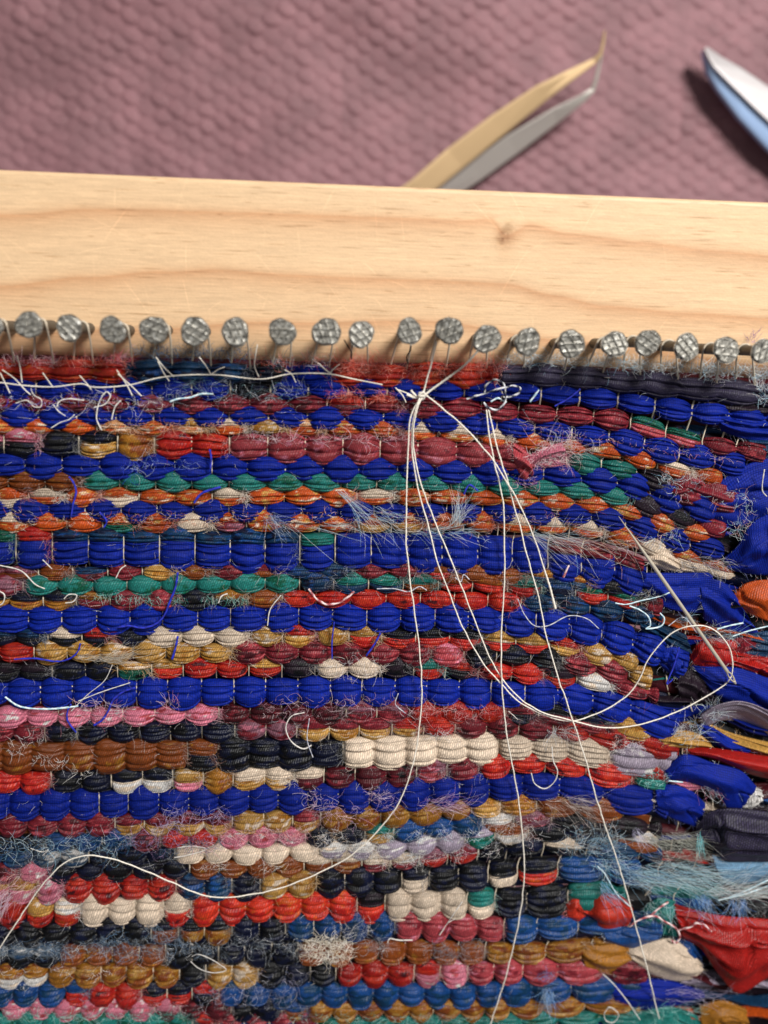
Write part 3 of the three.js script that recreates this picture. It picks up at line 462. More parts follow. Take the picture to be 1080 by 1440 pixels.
cloth('indigo', [[[978, 1166, 1], [982, 1172, 1], [990, 1180, .5]], [[994, 1146, 3.5], [1000, 1172, 3], [1008, 1200, 2]], [[1020, 1138, 5], [1022, 1172, 6.5], [1018, 1210, 3]], [[1060, 1140, 5], [1060, 1175, 7], [1060, 1212, 3]], [[1110, 1146, 5], [1110, 1180, 7], [1110, 1212, 3]]], { nf: 2.5, fold: 1.5, dir: .5, label: 'big dark plum fabric fold' });
cloth('sky', [[[1002, 1204, 1.5], [1008, 1222, 2], [1018, 1240, 1]], [[1045, 1208, 2], [1046, 1225, 2.5], [1052, 1243, 1]], [[1110, 1206, 2], [1110, 1220, 2.5], [1110, 1234, 1]]], { fold: .2, label: 'pale blue ribbed lining' });
cloth('tomato', [[[796, 1272, .5], [797, 1282, 1.5], [798, 1292, .5]], [[811, 1262, 1.5], [812, 1280, 3], [814, 1296, .5]], [[824, 1272, 1], [824, 1282, 1.5], [825, 1290, .5]], [[846, 1258, 2.5], [848, 1285, 5.5], [850, 1313, 1]], [[874, 1262, 2.5], [876, 1284, 5], [880, 1304, 1]], [[890, 1278, .5], [890, 1284, 1], [890, 1292, .5]]], { nf: 2, fold: .6 });
cloth('teal', [[[906, 1276, 0], [908, 1292, 1], [912, 1308, 0]], [[928, 1264, 1], [930, 1290, 2.5], [938, 1316, .5]], [[950, 1268, .5], [950, 1292, 1.5], [952, 1318, 0]]], { nf: 2 });
cloth('red', [[[948, 1272, 1], [952, 1292, 2], [958, 1318, 1]], [[968, 1278, 2], [975, 1305, 3.5], [985, 1334, 1.5]], [[1000, 1286, 4], [1006, 1325, 6.5], [1012, 1372, 3]], [[1030, 1290, 5], [1034, 1335, 8.5], [1038, 1397, 4]], [[1062, 1292, 5], [1066, 1330, 8], [1072, 1380, 4]], [[1110, 1296, 5], [1110, 1330, 8], [1110, 1352, 4]]], { nf: 3, fold: 1.7, dir: 1.2, label: 'big bright red fabric fold' });
cloth('steel', [[[950, 1322, 0], [955, 1332, 1], [958, 1345, 0]], [[970, 1324, 1], [972, 1338, 2], [976, 1352, .5]], [[986, 1338, 0], [986, 1350, 1], [986, 1360, 0]]], { nf: 1 });
cloth('cream', [[[884, 1334, 1], [886, 1342, 2], [890, 1352, 1]], [[908, 1328, 2], [910, 1350, 4], [914, 1370, 1]], [[942, 1321, 2.5], [945, 1352, 5.5], [948, 1380, 1]], [[970, 1338, 2], [972, 1358, 4], [974, 1377, 1]], [[988, 1356, 1], [988, 1360, 1.5], [988, 1366, 1]]], { nf: 2, fold: .7 });
cloth('ochre', [[[818, 1330, 1], [820, 1348, 2], [824, 1362, 1]], [[842, 1330, 2], [842, 1350, 4], [848, 1370, 1]], [[866, 1328, 2], [868, 1350, 3.5], [868, 1370, 1]], [[886, 1336, 1], [887, 1346, 2], [886, 1358, 1]]], { nf: 2 });
cloth('steel', [[[848, 1306, 1], [850, 1316, 2], [852, 1328, 1]], [[885, 1306, 2], [886, 1320, 3.5], [890, 1334, 1]], [[925, 1306, 1], [926, 1318, 2], [930, 1330, 1]]], { nf: 1 });
cloth('blue', [[[858, 1386, .5], [862, 1398, 2], [866, 1412, .5]], [[900, 1378, 1.5], [902, 1398, 3.5], [906, 1420, .5]], [[940, 1380, 2], [943, 1396, 4], [945, 1416, .5]], [[968, 1388, 1], [970, 1397, 2.4], [970, 1408, .5]], [[990, 1396, -.5], [990, 1399, 0], [990, 1402, -.5]]], { nf: 2 });
cloth('teal', [[[890, 1428, 0], [892, 1440, 1.5], [894, 1456, 0]], [[935, 1416, 1], [938, 1436, 3], [940, 1460, 0]], [[968, 1424, .5], [972, 1440, 2], [970, 1458, 0]], [[996, 1438, -1], [998, 1444, -.5], [996, 1450, -1]]], { nf: 3, fold: 1.3, fringe: 160 });
cloth('ochre', [[[985, 1416, 0], [985, 1430, 1], [988, 1450, 0]], [[1015, 1408, 1], [1018, 1430, 2.5], [1020, 1456, 0]], [[1050, 1420, 0], [1052, 1436, 1], [1054, 1456, 0]]], { nf: 2 });
cloth('black', [[[1000, 1262, -1], [1004, 1275, 0], [1008, 1292, -1]], [[1040, 1258, 0], [1042, 1275, 1], [1044, 1295, 0]], [[1100, 1256, 0], [1100, 1275, 1], [1100, 1298, 0]]], { nf: 2 });
cloth('cream', [[[912, 782, 1], [914, 788, 2], [916, 798, .5]], [[935, 776, 2], [936, 788, 3.5], [940, 802, 1]], [[956, 790, 1], [956, 796, 1.5], [957, 804, .5]]], { nf: 2, label: 'cream fabric end', fold: .4 });
cloth('cream', [[[956, 792, .5], [957, 798, 1], [960, 804, .3]], [[975, 790, 1], [976, 798, 2], [978, 806, .5]], [[1000, 800, .3], [1000, 803, .6], [1000, 806, .3]]], { nf: 1, fold: .4 });
cloth('rose', [[[722, 622, 2], [722, 640, 3.5], [724, 660, 1.5]], [[745, 640, 2.5], [744, 658, 4], [736, 678, 2]], [[752, 655, 2], [750, 664, 2.5], [742, 676, 1.5]]], { nf: 2, label: 'frayed rose red fabric end' });
cloth('pink', [[[742, 642, 2.5], [744, 648, 3.5], [746, 654, 2.5]], [[765, 630, 3.5], [768, 638, 4.5], [770, 646, 3]], [[792, 622, 3], [794, 632, 4], [798, 642, 2.5]]], { nf: 2, label: 'frayed pink fabric end' });
cloth('maroon', [[[940, 682, 1], [945, 692, 2], [955, 702, 1]], [[965, 670, 2], [968, 690, 3], [970, 706, 1]], [[990, 680, 1], [990, 695, 2.5], [990, 710, 1]], [[1010, 680, 2], [1012, 700, 3], [1010, 722, 1]], [[1036, 688, 1], [1040, 702, 1.5], [1036, 718, 1]]], { nf: 2 });

// ------------------------------------------------------------------ strings and yarn ends
const px = (arr, h) => arr.map((p, i) => R(p[0], p[1], p[2] ?? (Array.isArray(h) ? h[0] + (h[1] - h[0]) * i / (arr.length - 1) : h)));
function string(pts, label, category, group, r = .000185, opt = {}) {
  const c0 = new THREE.CatmullRomCurve3(pts, false, 'centripetal'), L = c0.getLength(), n = Math.max(6, Math.round(L / .0022)), sd = rr(0, 99);
  const ps = c0.getSpacedPoints(n).map((p, i) => { const k = .00013 * Math.min(1, i / 3, (n - i) / 3); return p.add(V3(k * (vnoise(i * .9 + sd, 1) - .5), k * (vnoise(i * .7 + sd, 5) - .5), k * (vnoise(i * .9 + sd, 9) - .5)).multiplyScalar(2)); });
  const o = part(tube(ps, r, { sides: 8, step: .00036, ply: 420, wob: .25, ...opt }), threadMat, opt.name || 'cotton_string'); tag(o, label, category, group);
  const key = 'fuzz' + sd; for (let q = 0; q < L * 2600; q++) { const p = c0.getPointAt(rnd()); hair(key, p, V3(rr(-1, 1), rr(-.4, 1), rr(-1, 1)), rr(.0004, .0014), .7, .000016, new THREE.Color(.85, .83, .8)); }
  const B = bins[key]; delete bins[key]; if (B) part(geom(B.pos, B.idx, null, B.col), hairMat, 'thread_fuzz', o).userData.kind = 'stuff';
  return o;
}
const knot = [594, 555];
string(px([[596, 553, 5], [585, 569, 5.4], [578, 585, 5.2], [574, 635, 4.6], [572, 700, 4.4], [571, 758, 4.4], [574, 795, 4.6], [582, 853, 5.2], [589, 907, 5], [593, 960, 5], [590, 1020, 4.8], [579, 1080, 4.6], [560, 1130, 4.6], [527, 1173, 4.4], [487, 1207, 4.4], [427, 1237, 4.6], [360, 1257, 5], [290, 1260, 5], [247, 1243, 5.4], [200, 1223, 6], [160, 1208, 6.5], [123, 1203, 6.5], [93, 1212, 6], [63, 1240, 5.6], [37, 1277, 5], [0, 1333, 5], [-25, 1375, 5]]),
  'long white string curving from the knot to the lower left across the rug', 'string');
string(px([[592, 555, 5.2], [586, 572, 5.8], [580, 600, 5.2], [580, 635, 4.8], [585, 672, 4.6], [592, 702, 4.6], [603, 740, 4.6], [614, 785, 5], [633, 837, 5], [653, 887, 5], [680, 933, 5], [703, 960, 5], [735, 990, 5], [787, 1012, 5], [813, 1012, 5.2], [853, 997, 5], [883, 977, 5], [900, 953, 5.2], [910, 930, 5.5], [927, 907, 5.8], [950, 887, 6.2], [973, 880, 7.4], [997, 882, 6.4], [1017, 897, 6], [1028, 917, 5.6], [1031, 935, 5.2], [1028, 951, 4.6], [1025, 957, 4.8], [997, 977, 4.8], [960, 997, 4.8], [920, 1013, 4.8], [880, 1022, 4.8], [840, 1022, 5], [808, 1014, 5.8], [760, 1000, 5.6], [722, 974, 5.2], [693, 933, 5], [673, 887, 5], [650, 827, 5], [627, 770, 5], [607, 722, 4.6], [592, 680, 4.8], [583, 640, 5], [582, 600, 5.6], [589, 568, 5.8], [597, 556, 5.2]]),
  'doubled white sewing thread running from the knot through the needle eye', 'thread', null, .00018, { name: 'sewing_thread' });
string(px([[684, 576, 3.8], [689, 619, 4.4], [698, 663, 4.6], [706, 697, 4.6], [709, 740, 4.6], [709, 820, 4.6], [705, 887, 4.6], [705, 937, 5.8], [708, 993, 4.8], [715, 1047, 5], [724, 1095, 4.6], [730, 1130, 4.6], [736, 1190, 4.8], [737, 1230, 4.8], [732, 1280, 4.8], [719, 1343, 4.8], [707, 1387, 4.6], [690, 1440, 4.6], [680, 1475, 4.6]]),
  'white string hanging straight down the middle to the bottom of the rug', 'string');
string(px([[687, 576, 3.9], [698, 624, 4.8], [712, 672, 5.2], [731, 741, 4.8], [742, 785, 4.8], [757, 837, 4.8], [768, 893, 4.8], [783, 947, 5], [800, 997, 6], [817, 1047, 5.4], [843, 1137, 5], [860, 1187, 5], [877, 1240, 5.4], [897, 1313, 6.2], [913, 1373, 6.5], [922, 1413, 5], [927, 1432, 4]]),
  'white string slanting down to the lower right over the loose ends', 'string');
string(px([[598, 555, 5], [605, 560, 5.4], [620, 572, 5.6], [645, 594, 5], [675, 624, 5.2], [698, 655, 6.2], [714, 680, 6], [731, 710, 5.4], [748, 748, 5], [761, 785, 5], [772, 822, 5], [781, 856, 4.2]]),
  'short white string end crossing the two long strings diagonally', 'string', null, t => .000185 + (t > .8 ? (t - .8) * .0009 : 0));
string(px([[688, 478, 9], [672, 494, 8], [640, 524, 6.5], [610, 546, 5.6], [596, 556, 5.2], [588, 560, 4.8], [578, 557, 4.4], [572, 555, 4.2]]), 'white string tying the knot up to a nail', 'string', null, .00026);
string(px([[614, 480, 9], [606, 512, 7.4], [598, 542, 6], [594, 556, 5.6], [590, 566, 5.2]]), 'white string running up from the knot to the nail left of it', 'string', null, .00021);
string(px([[588, 560, 4.2], [591, 552, 5.6], [596, 551, 6], [598, 556, 5.8], [593, 560, 5.6], [589, 556, 5.8], [592, 551, 6.2], [598, 553, 6], [597, 560, 5.4], [590, 562, 5.2], [586, 557, 4.8], [578, 549, 4.2]]), 'small white knot where the strings meet', 'knot', null, .00026);
// needle
{
  const a = R(870, 726, 5.4), b = R(1035, 962, 6.6), L = a.distanceTo(b), N = 60, S = 14, pos = [], idx = [], d = b.clone().sub(a).normalize(), s = V3().crossVectors(d, V3(0, 1, 0)).normalize(), u = V3().crossVectors(s, d);
  const radAt = t => .0005 * clamp(.12 + t * 3.2, 0, 1) * (t > .97 ? Math.sqrt(Math.max(.04, 1 - ((t - .97) / .03) ** 2)) : 1);
  // body up to the eye, then two cheeks around it
  const add = (t0, t1, n, off, rs, ru) => { const o = pos.length / 3; for (let i = 0; i <= n; i++) { const t = t0 + (t1 - t0) * i / n, r = radAt(t), c = a.clone().addScaledVector(d, t * L).addScaledVector(s, off(t)); for (let k = 0; k < S; k++) { const q = k / S * 6.2832, p = c.clone().addScaledVector(s, Math.cos(q) * r * rs(t)).addScaledVector(u, Math.sin(q) * r * ru(t)); pos.push(p.x, p.y, p.z); if (i < n) { const A = o + i * S + k, B = o + i * S + (k + 1) % S; idx.push(A, B, A + S, B, B + S, A + S); } } } for (const [e, g] of [[0, 1], [n, -1]]) { for (let k = 1; k + 1 < S; k++) { const A = o + e * S; g > 0 ? idx.push(A, A + k + 1, A + k) : idx.push(A, A + k, A + k + 1); } } };
  add(0, .925, N, () => 0, () => 1, () => 1);
  for (const g of [-1, 1]) add(.92, .985, 16, t => g * .00052 * Math.sin(clamp((t - .92) / .065, 0, 1) * Math.PI) ** .6, () => .42, () => .7);
  add(.98, 1, 8, () => 0, () => 1, () => .8);
  const o = part(geom(pos, idx), new THREE.MeshStandardMaterial({ color: lin('#eadfca'), metalness: .6, roughness: .38 }), 'sewing_needle');
  tag(o, 'long steel sewing needle lying slanted on the right of the rug', 'needle');
}
// yarn ends and stitches caught in the cloth
const C = h => new THREE.Color(h);
function yarn(arr, ca, cb, r = .00024, h = 3.6, ply = 500) { return part(tube(px(arr, h), r, { sides: 7, step: .0004, ply, colA: C(ca), colB: C(cb || ca), wob: .5 }), plyMat, 'loose_yarn', rug); }
const WH = '#e4dfd8', BL = '#2431c0', LB = '#a8cbd8';
const stitch = (arr, r = .00016) => part(tube(px(arr, 4.2), r, { sides: 7, step: .0005, ply: 420 }), threadMat, 'twining_stitch', rug);
stitch([[-20, 537], [0, 538], [33, 542], [74, 544], [117, 540], [128, 544], [178, 542], [231, 530], [300, 527], [369, 533], [408, 526], [463, 526], [497, 533], [538, 541]]);
for (const s of [[[3, 520], [20, 532], [36, 549], [43, 555]], [[60, 524], [74, 544]], [[112, 528], [125, 543], [128, 548]], [[164, 520], [178, 541], [186, 556]], [[166, 526], [185, 543], [199, 557]], [[219, 502], [232, 518], [245, 530]], [[222, 508], [230, 524], [238, 536]], [[280, 502], [290, 515], [297, 527]], [[297, 527], [306, 520], [316, 516]], [[362, 484, 5], [359, 502, 4.6], [358, 515], [364, 530]], [[447, 510], [458, 520], [466, 526]], [[400, 520], [410, 526], [416, 538]], [[24, 500], [28, 515], [31, 538]], [[0, 524], [8, 540], [14, 553]], [[463, 526], [470, 518], [478, 512]], [[585, 558], [570, 552], [560, 548]], [[556, 545, 4.6], [566, 556, 4.2], [571, 566, 3.8]]]) stitch(s, .00014);
for (const a of [[[250, 805], [247, 825], [240, 843], [230, 867], [218, 878], [200, 883], [182, 880], [167, 882]], [[250, 895], [247, 910], [242, 927]], [[113, 905], [110, 915], [103, 923], [90, 929], [77, 930], [50, 926], [20, 927]], [[190, 967], [175, 972], [160, 983], [152, 1000], [143, 1013], [132, 1020]], [[100, 990], [95, 1000], [95, 1013], [107, 1030]], [[97, 670], [104, 680], [107, 692], [103, 708], [100, 727]], [[273, 707], [280, 697], [287, 692], [310, 685]], [[295, 632], [297, 645], [296, 660]], [[470, 875], [467, 900], [467, 927]], [[535, 890], [527, 905], [515, 922]], [[780, 571], [800, 560], [816, 547]], [[955, 910], [948, 935], [938, 962], [946, 955]], [[672, 690], [660, 682], [652, 695]], [[140, 320 + 400], [150, 733], [146, 742]]]) yarn(a, BL, '#1a2490', rr(.0002, .0003));
for (const a of [[[428, 1002], [410, 1007], [402, 1023], [410, 1043], [427, 1053], [438, 1048]], [[395, 837], [380, 857], [376, 880]], [[60, 787], [73, 800]], [[177, 795], [170, 800], [163, 813]], [[90, 842], [97, 836], [108, 837], [103, 846], [92, 848]], [[0, 795], [30, 803], [50, 822], [63, 828]], [[-4, 830], [6, 836], [4, 848], [-3, 852]], [[158, 935], [147, 957], [123, 977], [100, 1000]], [[183, 960], [143, 973], [110, 986]], [[22, 567], [38, 563], [48, 572], [57, 572], [58, 562], [48, 556], [44, 545], [52, 543]], [[105, 583], [97, 590], [85, 594], [72, 602]], [[132, 573], [148, 568], [155, 556], [150, 551], [142, 560], [137, 575], [136, 590], [143, 605]], [[80, 572], [83, 565], [95, 561], [118, 563]], [[75, 569], [82, 578], [92, 585]], [[170, 563], [162, 572], [157, 590]], [[320, 835], [312, 838], [307, 848]], [[715, 1000], [722, 1006], [728, 1012]], [[747, 1087, 4], [752, 1102, 4.2], [766, 1109, 4.4], [779, 1100, 4.6], [784, 1085, 4.8], [778, 1070, 5], [776, 1050, 4.4]], [[545, 1325], [548, 1320], [560, 1322], [580, 1322]], [[650, 1268, 5], [636, 1288, 5], [628, 1300], [618, 1315]], [[640, 1292], [630, 1298], [620, 1312]], [[270, 1345], [278, 1342], [295, 1348], [310, 1357], [318, 1364], [300, 1368], [280, 1362], [268, 1352]], [[250, 1192], [270, 1190], [290, 1194], [262, 1203], [245, 1206]], [[43, 1193], [60, 1198], [68, 1195], [60, 1203]], [[848, 1370, 5], [862, 1383, 5], [880, 1405, 5], [900, 1434, 4]], [[856, 1416], [850, 1425], [852, 1435], [862, 1438], [870, 1428], [862, 1418], [856, 1416]], [[1075, 660, 5], [1073, 672, 5], [1072, 690, 4.5], [1078, 698]]]) yarn(a, WH, '#cfc9c2', rr(.0001, .00019));
for (const a of [[[239, 565], [250, 561], [267, 559], [283, 554], [300, 554]], [[7, 980], [27, 993], [67, 997], [110, 993]], [[865, 848], [880, 850], [900, 845], [930, 838], [942, 833]], [[885, 852], [900, 858], [912, 868], [914, 880], [908, 884], [930, 880], [934, 870], [928, 862]], [[1008, 885], [1025, 880], [1045, 876]], [[1030, 895], [1050, 888], [1082, 880]], [[840, 1218], [850, 1228], [858, 1242], [868, 1258], [886, 1275]], [[690, 565], [700, 560], [712, 566]], [[745, 565], [752, 556], [758, 548]], [[960, 1100], [940, 1098]], [[1120, 1228, 5], [1080, 1238, 5], [1050, 1252, 4.5], [1025, 1262, 4]], [[1120, 1234, 5], [1080, 1246, 5], [1045, 1258, 4.5], [1010, 1266, 4]]]) yarn(a, LB, '#e6f0f2', rr(.00016, .00028));
for (const a of [[[656, 561, 4.4], [676, 555, 4.6], [709, 545, 5], [726, 543, 5], [732, 547, 4.8], [726, 555, 4.6], [708, 559, 4.4]], [[681, 553, 4.4], [683, 543, 4.6], [690, 536, 4.8], [699, 534, 5], [708, 540, 4.8], [711, 553, 4.6], [709, 568, 4.4], [699, 576, 4.2], [688, 574, 4], [680, 566, 3.8]]]) yarn(a, '#e8e8ec', '#22263a', .00026, 4, 330);
for (const a of [[[885, 1303, 4], [900, 1293, 4.4], [920, 1288, 4.6], [935, 1296, 4.6], [950, 1305, 4.4], [956, 1318, 4], [950, 1326, 4], [944, 1322, 4]], [[952, 1308, 5], [970, 1304, 6], [980, 1298, 6.4], [992, 1302, 7], [1000, 1310, 7]], [[912, 1290, 4.4], [928, 1276, 4.4], [940, 1268, 4]], [[434, 828], [445, 842], [460, 850], [480, 846], [498, 832]], [[800, 795], [792, 812], [795, 806]]]) yarn(a, '#f0d8d6', '#a04a50', .0003, 4, 300);
yarn([[484, 478, 10], [490, 488, 8], [494, 495, 7], [494, 505, 5]], '#2a2420', '#4a4038', .00016); yarn([[578, 487, 9], [577, 493, 8], [572, 502, 6], [574, 512, 4]], '#2a2420', '#4a4038', .00018);
yarn([[930, 486, 4], [945, 480, 5], [952, 482, 5]], BL, '#1a2490', .0002); yarn([[985, 488, 4], [1000, 486, 5], [1008, 490, 5]], BL, '#5a2a90', .0002);
for (const a of [[[940, 880], [960, 868], [980, 890]], [[640, 812], [648, 818], [652, 808], [660, 815]], [[728, 842], [738, 865], [752, 880], [770, 880], [800, 866], [825, 870], [842, 884]], [[600, 830], [590, 825], [575, 832], [555, 828], [530, 828]], [[435, 1010], [432, 1040], [440, 1065]], [[560, 975], [556, 990], [570, 1003]]]) yarn(a, '#d8d4d8', '#9aa0b4', .00014, 3.8);

// ------------------------------------------------------------------ frayed fibres
function hair(bin, p0, dir, len, curl, r, col) {
  const B = bins[bin] || (bins[bin] = { pos: [], idx: [], col: [] }), n = 6, d = dir.clone().normalize(), p = p0.clone();
  const k = V3(rr(-1, 1), rr(-1, 1), rr(-1, 1)).normalize(), tw = rr(-1, 1) * curl; const o = B.pos.length / 3;
  for (let i = 0; i <= n; i++) {
    const s = V3().crossVectors(d, Math.abs(d.y) < .8 ? V3(0, 1, 0) : V3(1, 0, 0)).normalize(), u = V3().crossVectors(s, d), q = r * (i === n ? .3 : 1 - .4 * i / n);
    for (let m = 0; m < 3; m++) { const a = m * 2.0944; B.pos.push(p.x + (s.x * Math.cos(a) + u.x * Math.sin(a)) * q, p.y + (s.y * Math.cos(a) + u.y * Math.sin(a)) * q, p.z + (s.z * Math.cos(a) + u.z * Math.sin(a)) * q); B.col.push(col.r, col.g, col.b); if (i < n) { const A = o + i * 3 + m, E = o + i * 3 + (m + 1) % 3; B.idx.push(A, E, A + 3, E, E + 3, A + 3); } }
    p.addScaledVector(d, len / n); d.applyAxisAngle(k, tw).add(V3(rr(-.12, .12), rr(-.12, .12), rr(-.12, .12)).multiplyScalar(curl * 2)).normalize();
  }
}
// tuft: fibres start in an ellipse (rx, ry) about a spot and run towards an angle (0 = right, 90 = down the rug)
function tuft(x, y, { n = 40, rx = 8, ry = 5, ang = 0, spread = 40, len = 18, col = ['#d8d0d0'], h = 2.6, up = .35, curl = .35, r = .000036, bin = 'frayed_fibres' }) {
  const cs = col.map(C); n = Math.ceil(n * .52); curl = curl * 1.5 + .14; up *= .8; rx *= 1.35; ry *= 1.15;
  for (let i = 0; i < n; i++) {
    const a = rr(0, 6.283), q = Math.sqrt(rnd()), p = R(x + rx * q * Math.cos(a), y + ry * q * Math.sin(a), h + rr(-.8, .5)), g = (ang + rr(-1, 1) * spread * (rnd() < .25 ? 2.2 : 1)) * Math.PI / 180;
    const c = cs[Math.floor(rnd() * cs.length)].clone().multiplyScalar(rr(.85, 1.15));
    hair(bin, p, V3(Math.cos(g), up * rr(-.4, 1.4), Math.sin(g)), len * MM * rr(.2, 1.15), curl, r * rr(.7, 1.4), c);
  }
}
const PK = ['#e8b8c0', '#f0d8dc', '#d88898'], CR = ['#e0604a', '#e88a78', '#c84838', '#f0b0a4'], GR = ['#b8c0c8', '#7c8894', '#e4e4e4', '#5a606a'], SB = ['#bcdcec', '#eef6f8', '#93c4de', '#dcecf2'], WT = ['#f6f2ec', '#e8e4e0', '#d8d8dc'], DN = ['#1f4a72', '#3a6a94', '#162c48', '#7a98b0'], OR = ['#d8682c', '#f0d8c0', '#e89860'], TL = ['#2a9484', '#8cd0c4', '#c8e8e0'], BLs = ['#1c2cc0', '#3a50e0'];
// along the top edge
for (let x = -10; x < 180; x += 9) tuft(x, 512, { n: 20, ang: -70, spread: 60, len: 22, col: x < 85 ? PK : CR, h: 2.2, up: .6, ry: 6 });
for (let x = 150; x < 175; x += 8) tuft(x, 506, { n: 30, ang: -50, spread: 50, len: 24, col: ['#f0b8c0', '#e87080'], h: 2.5, up: .6 });
for (let x = 195; x < 350; x += 8) tuft(x, 500, { n: 34, ang: -90, spread: 70, len: 24, col: [...DN, '#26303c'], h: 2, up: .5, ry: 9 });
for (let x = 355; x < 470; x += 9) tuft(x, 512, { n: 30, ang: -90, spread: 100, len: 22, col: [...GR, ...CR, '#28406a'], h: 2.4, up: .6, ry: 10 });
for (let x = 474; x < 548; x += 7) tuft(x, 518, { n: 60, ang: -80, spread: 80, len: 24, col: CR, h: 2.8, up: .6, ry: 10 });
for (const x of [572, 580, 588, 606, 616, 624]) tuft(x, 526, { n: 40, ang: -85, spread: 60, len: 24, col: [...CR, '#484848'], h: 2.6, up: .6, ry: 10 });
for (let x = 632; x < 712; x += 8) tuft(x, 520, { n: 40, ang: -70, spread: 70, len: 26, col: x > 690 ? [...CR, ...PK] : CR, h: 2.6, up: .6, ry: 9 });
for (let x = 715; x < 1090; x += 8) tuft(x, 505 + (x - 715) * .055, { n: 34, ang: -90, spread: 90, len: 24, col: [...GR, '#c4b8b0', ...SB], h: 2, up: .7, ry: 7 });
for (const [x, y] of [[895, 520], [1000, 520], [1005, 530], [1070, 545], [1075, 560], [1065, 530]]) tuft(x, y, { n: 60, ang: -60, spread: 120, len: 22, col: [...SB, ...WT], h: 3, up: .6 });
tuft(1058, 478, { n: 40, ang: -90, spread: 80, len: 20, rx: 5, ry: 8, col: ['#7a4a9a', '#9a6ab0'], h: 3, up: .5 });
// particular tufts
const T = (x, y, o) => tuft(x, y, o);
T(785, 632, { n: 260, rx: 26, ry: 12, ang: -20, spread: 70, len: 40, col: [...PK, ...WT], h: 4, curl: .5 }); T(760, 646, { n: 120, rx: 16, ry: 8, ang: 160, spread: 60, len: 26, col: PK, h: 3.6 }); T(740, 676, { n: 70, rx: 14, ry: 4, ang: 50, spread: 50, len: 20, col: PK, h: 2.8 });
T(480, 692, { n: 40, rx: 5, ry: 3, ang: 38, spread: 9, len: 95, col: [...SB, ...WT], h: 3.8, curl: .08 }); T(525, 722, { n: 70, rx: 26, ry: 10, ang: 28, spread: 24, len: 70, col: [...SB, ...WT], h: 3.6, curl: .12 }); T(450, 738, { n: 45, rx: 40, ry: 4, ang: 6, spread: 14, len: 85, col: [...SB, ...GR], h: 3.4, curl: .12 }); T(600, 748, { n: 120, rx: 50, ry: 4, ang: 0, spread: 25, len: 60, col: [...SB, '#e8d8d0', ...GR], h: 3.6, curl: .2 });
T(640, 735, { n: 110, rx: 6, ry: 6, ang: -68, spread: 16, len: 60, col: [...WT, ...SB], h: 3.6, curl: .14 }); T(380, 728, { n: 80, rx: 8, ry: 8, ang: 40, spread: 30, len: 45, col: ['#8a9ac0', '#c8d0e0'], h: 3.4, curl: .2 });
T(765, 752, { n: 100, rx: 24, ry: 5, ang: 22, spread: 16, len: 80, col: [...SB, ...WT, '#d8c0a8'], h: 3.8, curl: .15 }); T(840, 765, { n: 80, rx: 34, ry: 8, ang: 25, spread: 25, len: 70, col: ['#e8d4c0', '#d8a890', '#c87c60', ...WT], h: 3.8, curl: .25 }); T(800, 748, { n: 60, rx: 20, ry: 4, ang: -20, spread: 40, len: 40, col: GR, h: 3.4 });
T(990, 790, { n: 150, rx: 26, ry: 6, ang: 20, spread: 40, len: 40, col: [...GR, '#d8c8b8'], h: 3, curl: .3 }); T(905, 840, { n: 120, rx: 16, ry: 7, ang: 0, spread: 90, len: 24, col: [...GR, '#c8b8a8'], h: 3, curl: .5 });
T(1005, 892, { n: 140, rx: 24, ry: 8, ang: 10, spread: 40, len: 44, col: [...GR, '#d8c8b8', ...SB], h: 3, curl: .35 }); T(960, 872, { n: 60, rx: 10, ry: 4, ang: -10, spread: 30, len: 24, col: SB, h: 4 });
T(140, 925, { n: 130, rx: 30, ry: 4, ang: -5, spread: 16, len: 60, col: ['#efe4d0', '#d8d0c0'], h: 3.6, curl: .12 }); T(500, 940, { n: 170, rx: 30, ry: 14, ang: 90, spread: 180, len: 22, col: ['#f0d8cc', '#e0c4b8', ...WT], h: 3.6, curl: .5 });
T(140, 1000, { n: 160, rx: 30, ry: 12, ang: -60, spread: 120, len: 30, col: [...PK, '#d8c8d8'], h: 3.4, curl: .5 }); T(240, 992, { n: 50, rx: 10, ry: 6, ang: -80, spread: 50, len: 24, col: PK, h: 3.4 });
for (let x = 380; x < 600; x += 16) T(x, 995 + rr(-6, 6), { n: 22, rx: 14, ry: 10, ang: 0, spread: 180, len: 34, col: ['#c89aa8', '#e8d0d4', '#8a5060'], h: 3.4, curl: .6 });
for (let x = 590; x < 700; x += 14) T(x, 1000 + rr(-6, 6), { n: 30, rx: 10, ry: 6, ang: 0, spread: 180, len: 22, col: ['#e8c0c0', '#d86a6a'], h: 3.4, curl: .6 });
T(620, 1030, { n: 60, rx: 12, ry: 4, ang: 90, spread: 70, len: 20, col: WT, h: 3.6 }); T(790, 1028, { n: 120, rx: 18, ry: 8, ang: 60, spread: 60, len: 34, col: [...WT, ...GR], h: 3.6, curl: .3 }); T(880, 1050, { n: 110, rx: 16, ry: 8, ang: 0, spread: 120, len: 26, col: WT, h: 3.4 });
T(965, 1032, { n: 140, rx: 16, ry: 10, ang: -40, spread: 60, len: 34, col: [...SB, ...WT], h: 3.4, curl: .3 }); T(1000, 1005, { n: 140, rx: 14, ry: 8, ang: -30, spread: 50, len: 36, col: [...GR, ...SB], h: 4, curl: .3 }); T(920, 1095, { n: 120, rx: 14, ry: 8, ang: 0, spread: 180, len: 14, col: ['#7ad0cc', '#3aa8a0', '#c8f0ec'], h: 3.2, curl: .6 });
T(975, 1085, { n: 60, rx: 26, ry: 3, ang: 90, spread: 40, len: 16, col: BLs, h: 4.5 }); T(1010, 1108, { n: 80, rx: 22, ry: 5, ang: 70, spread: 40, len: 34, col: [...PK, ...SB], h: 3, curl: .35 });
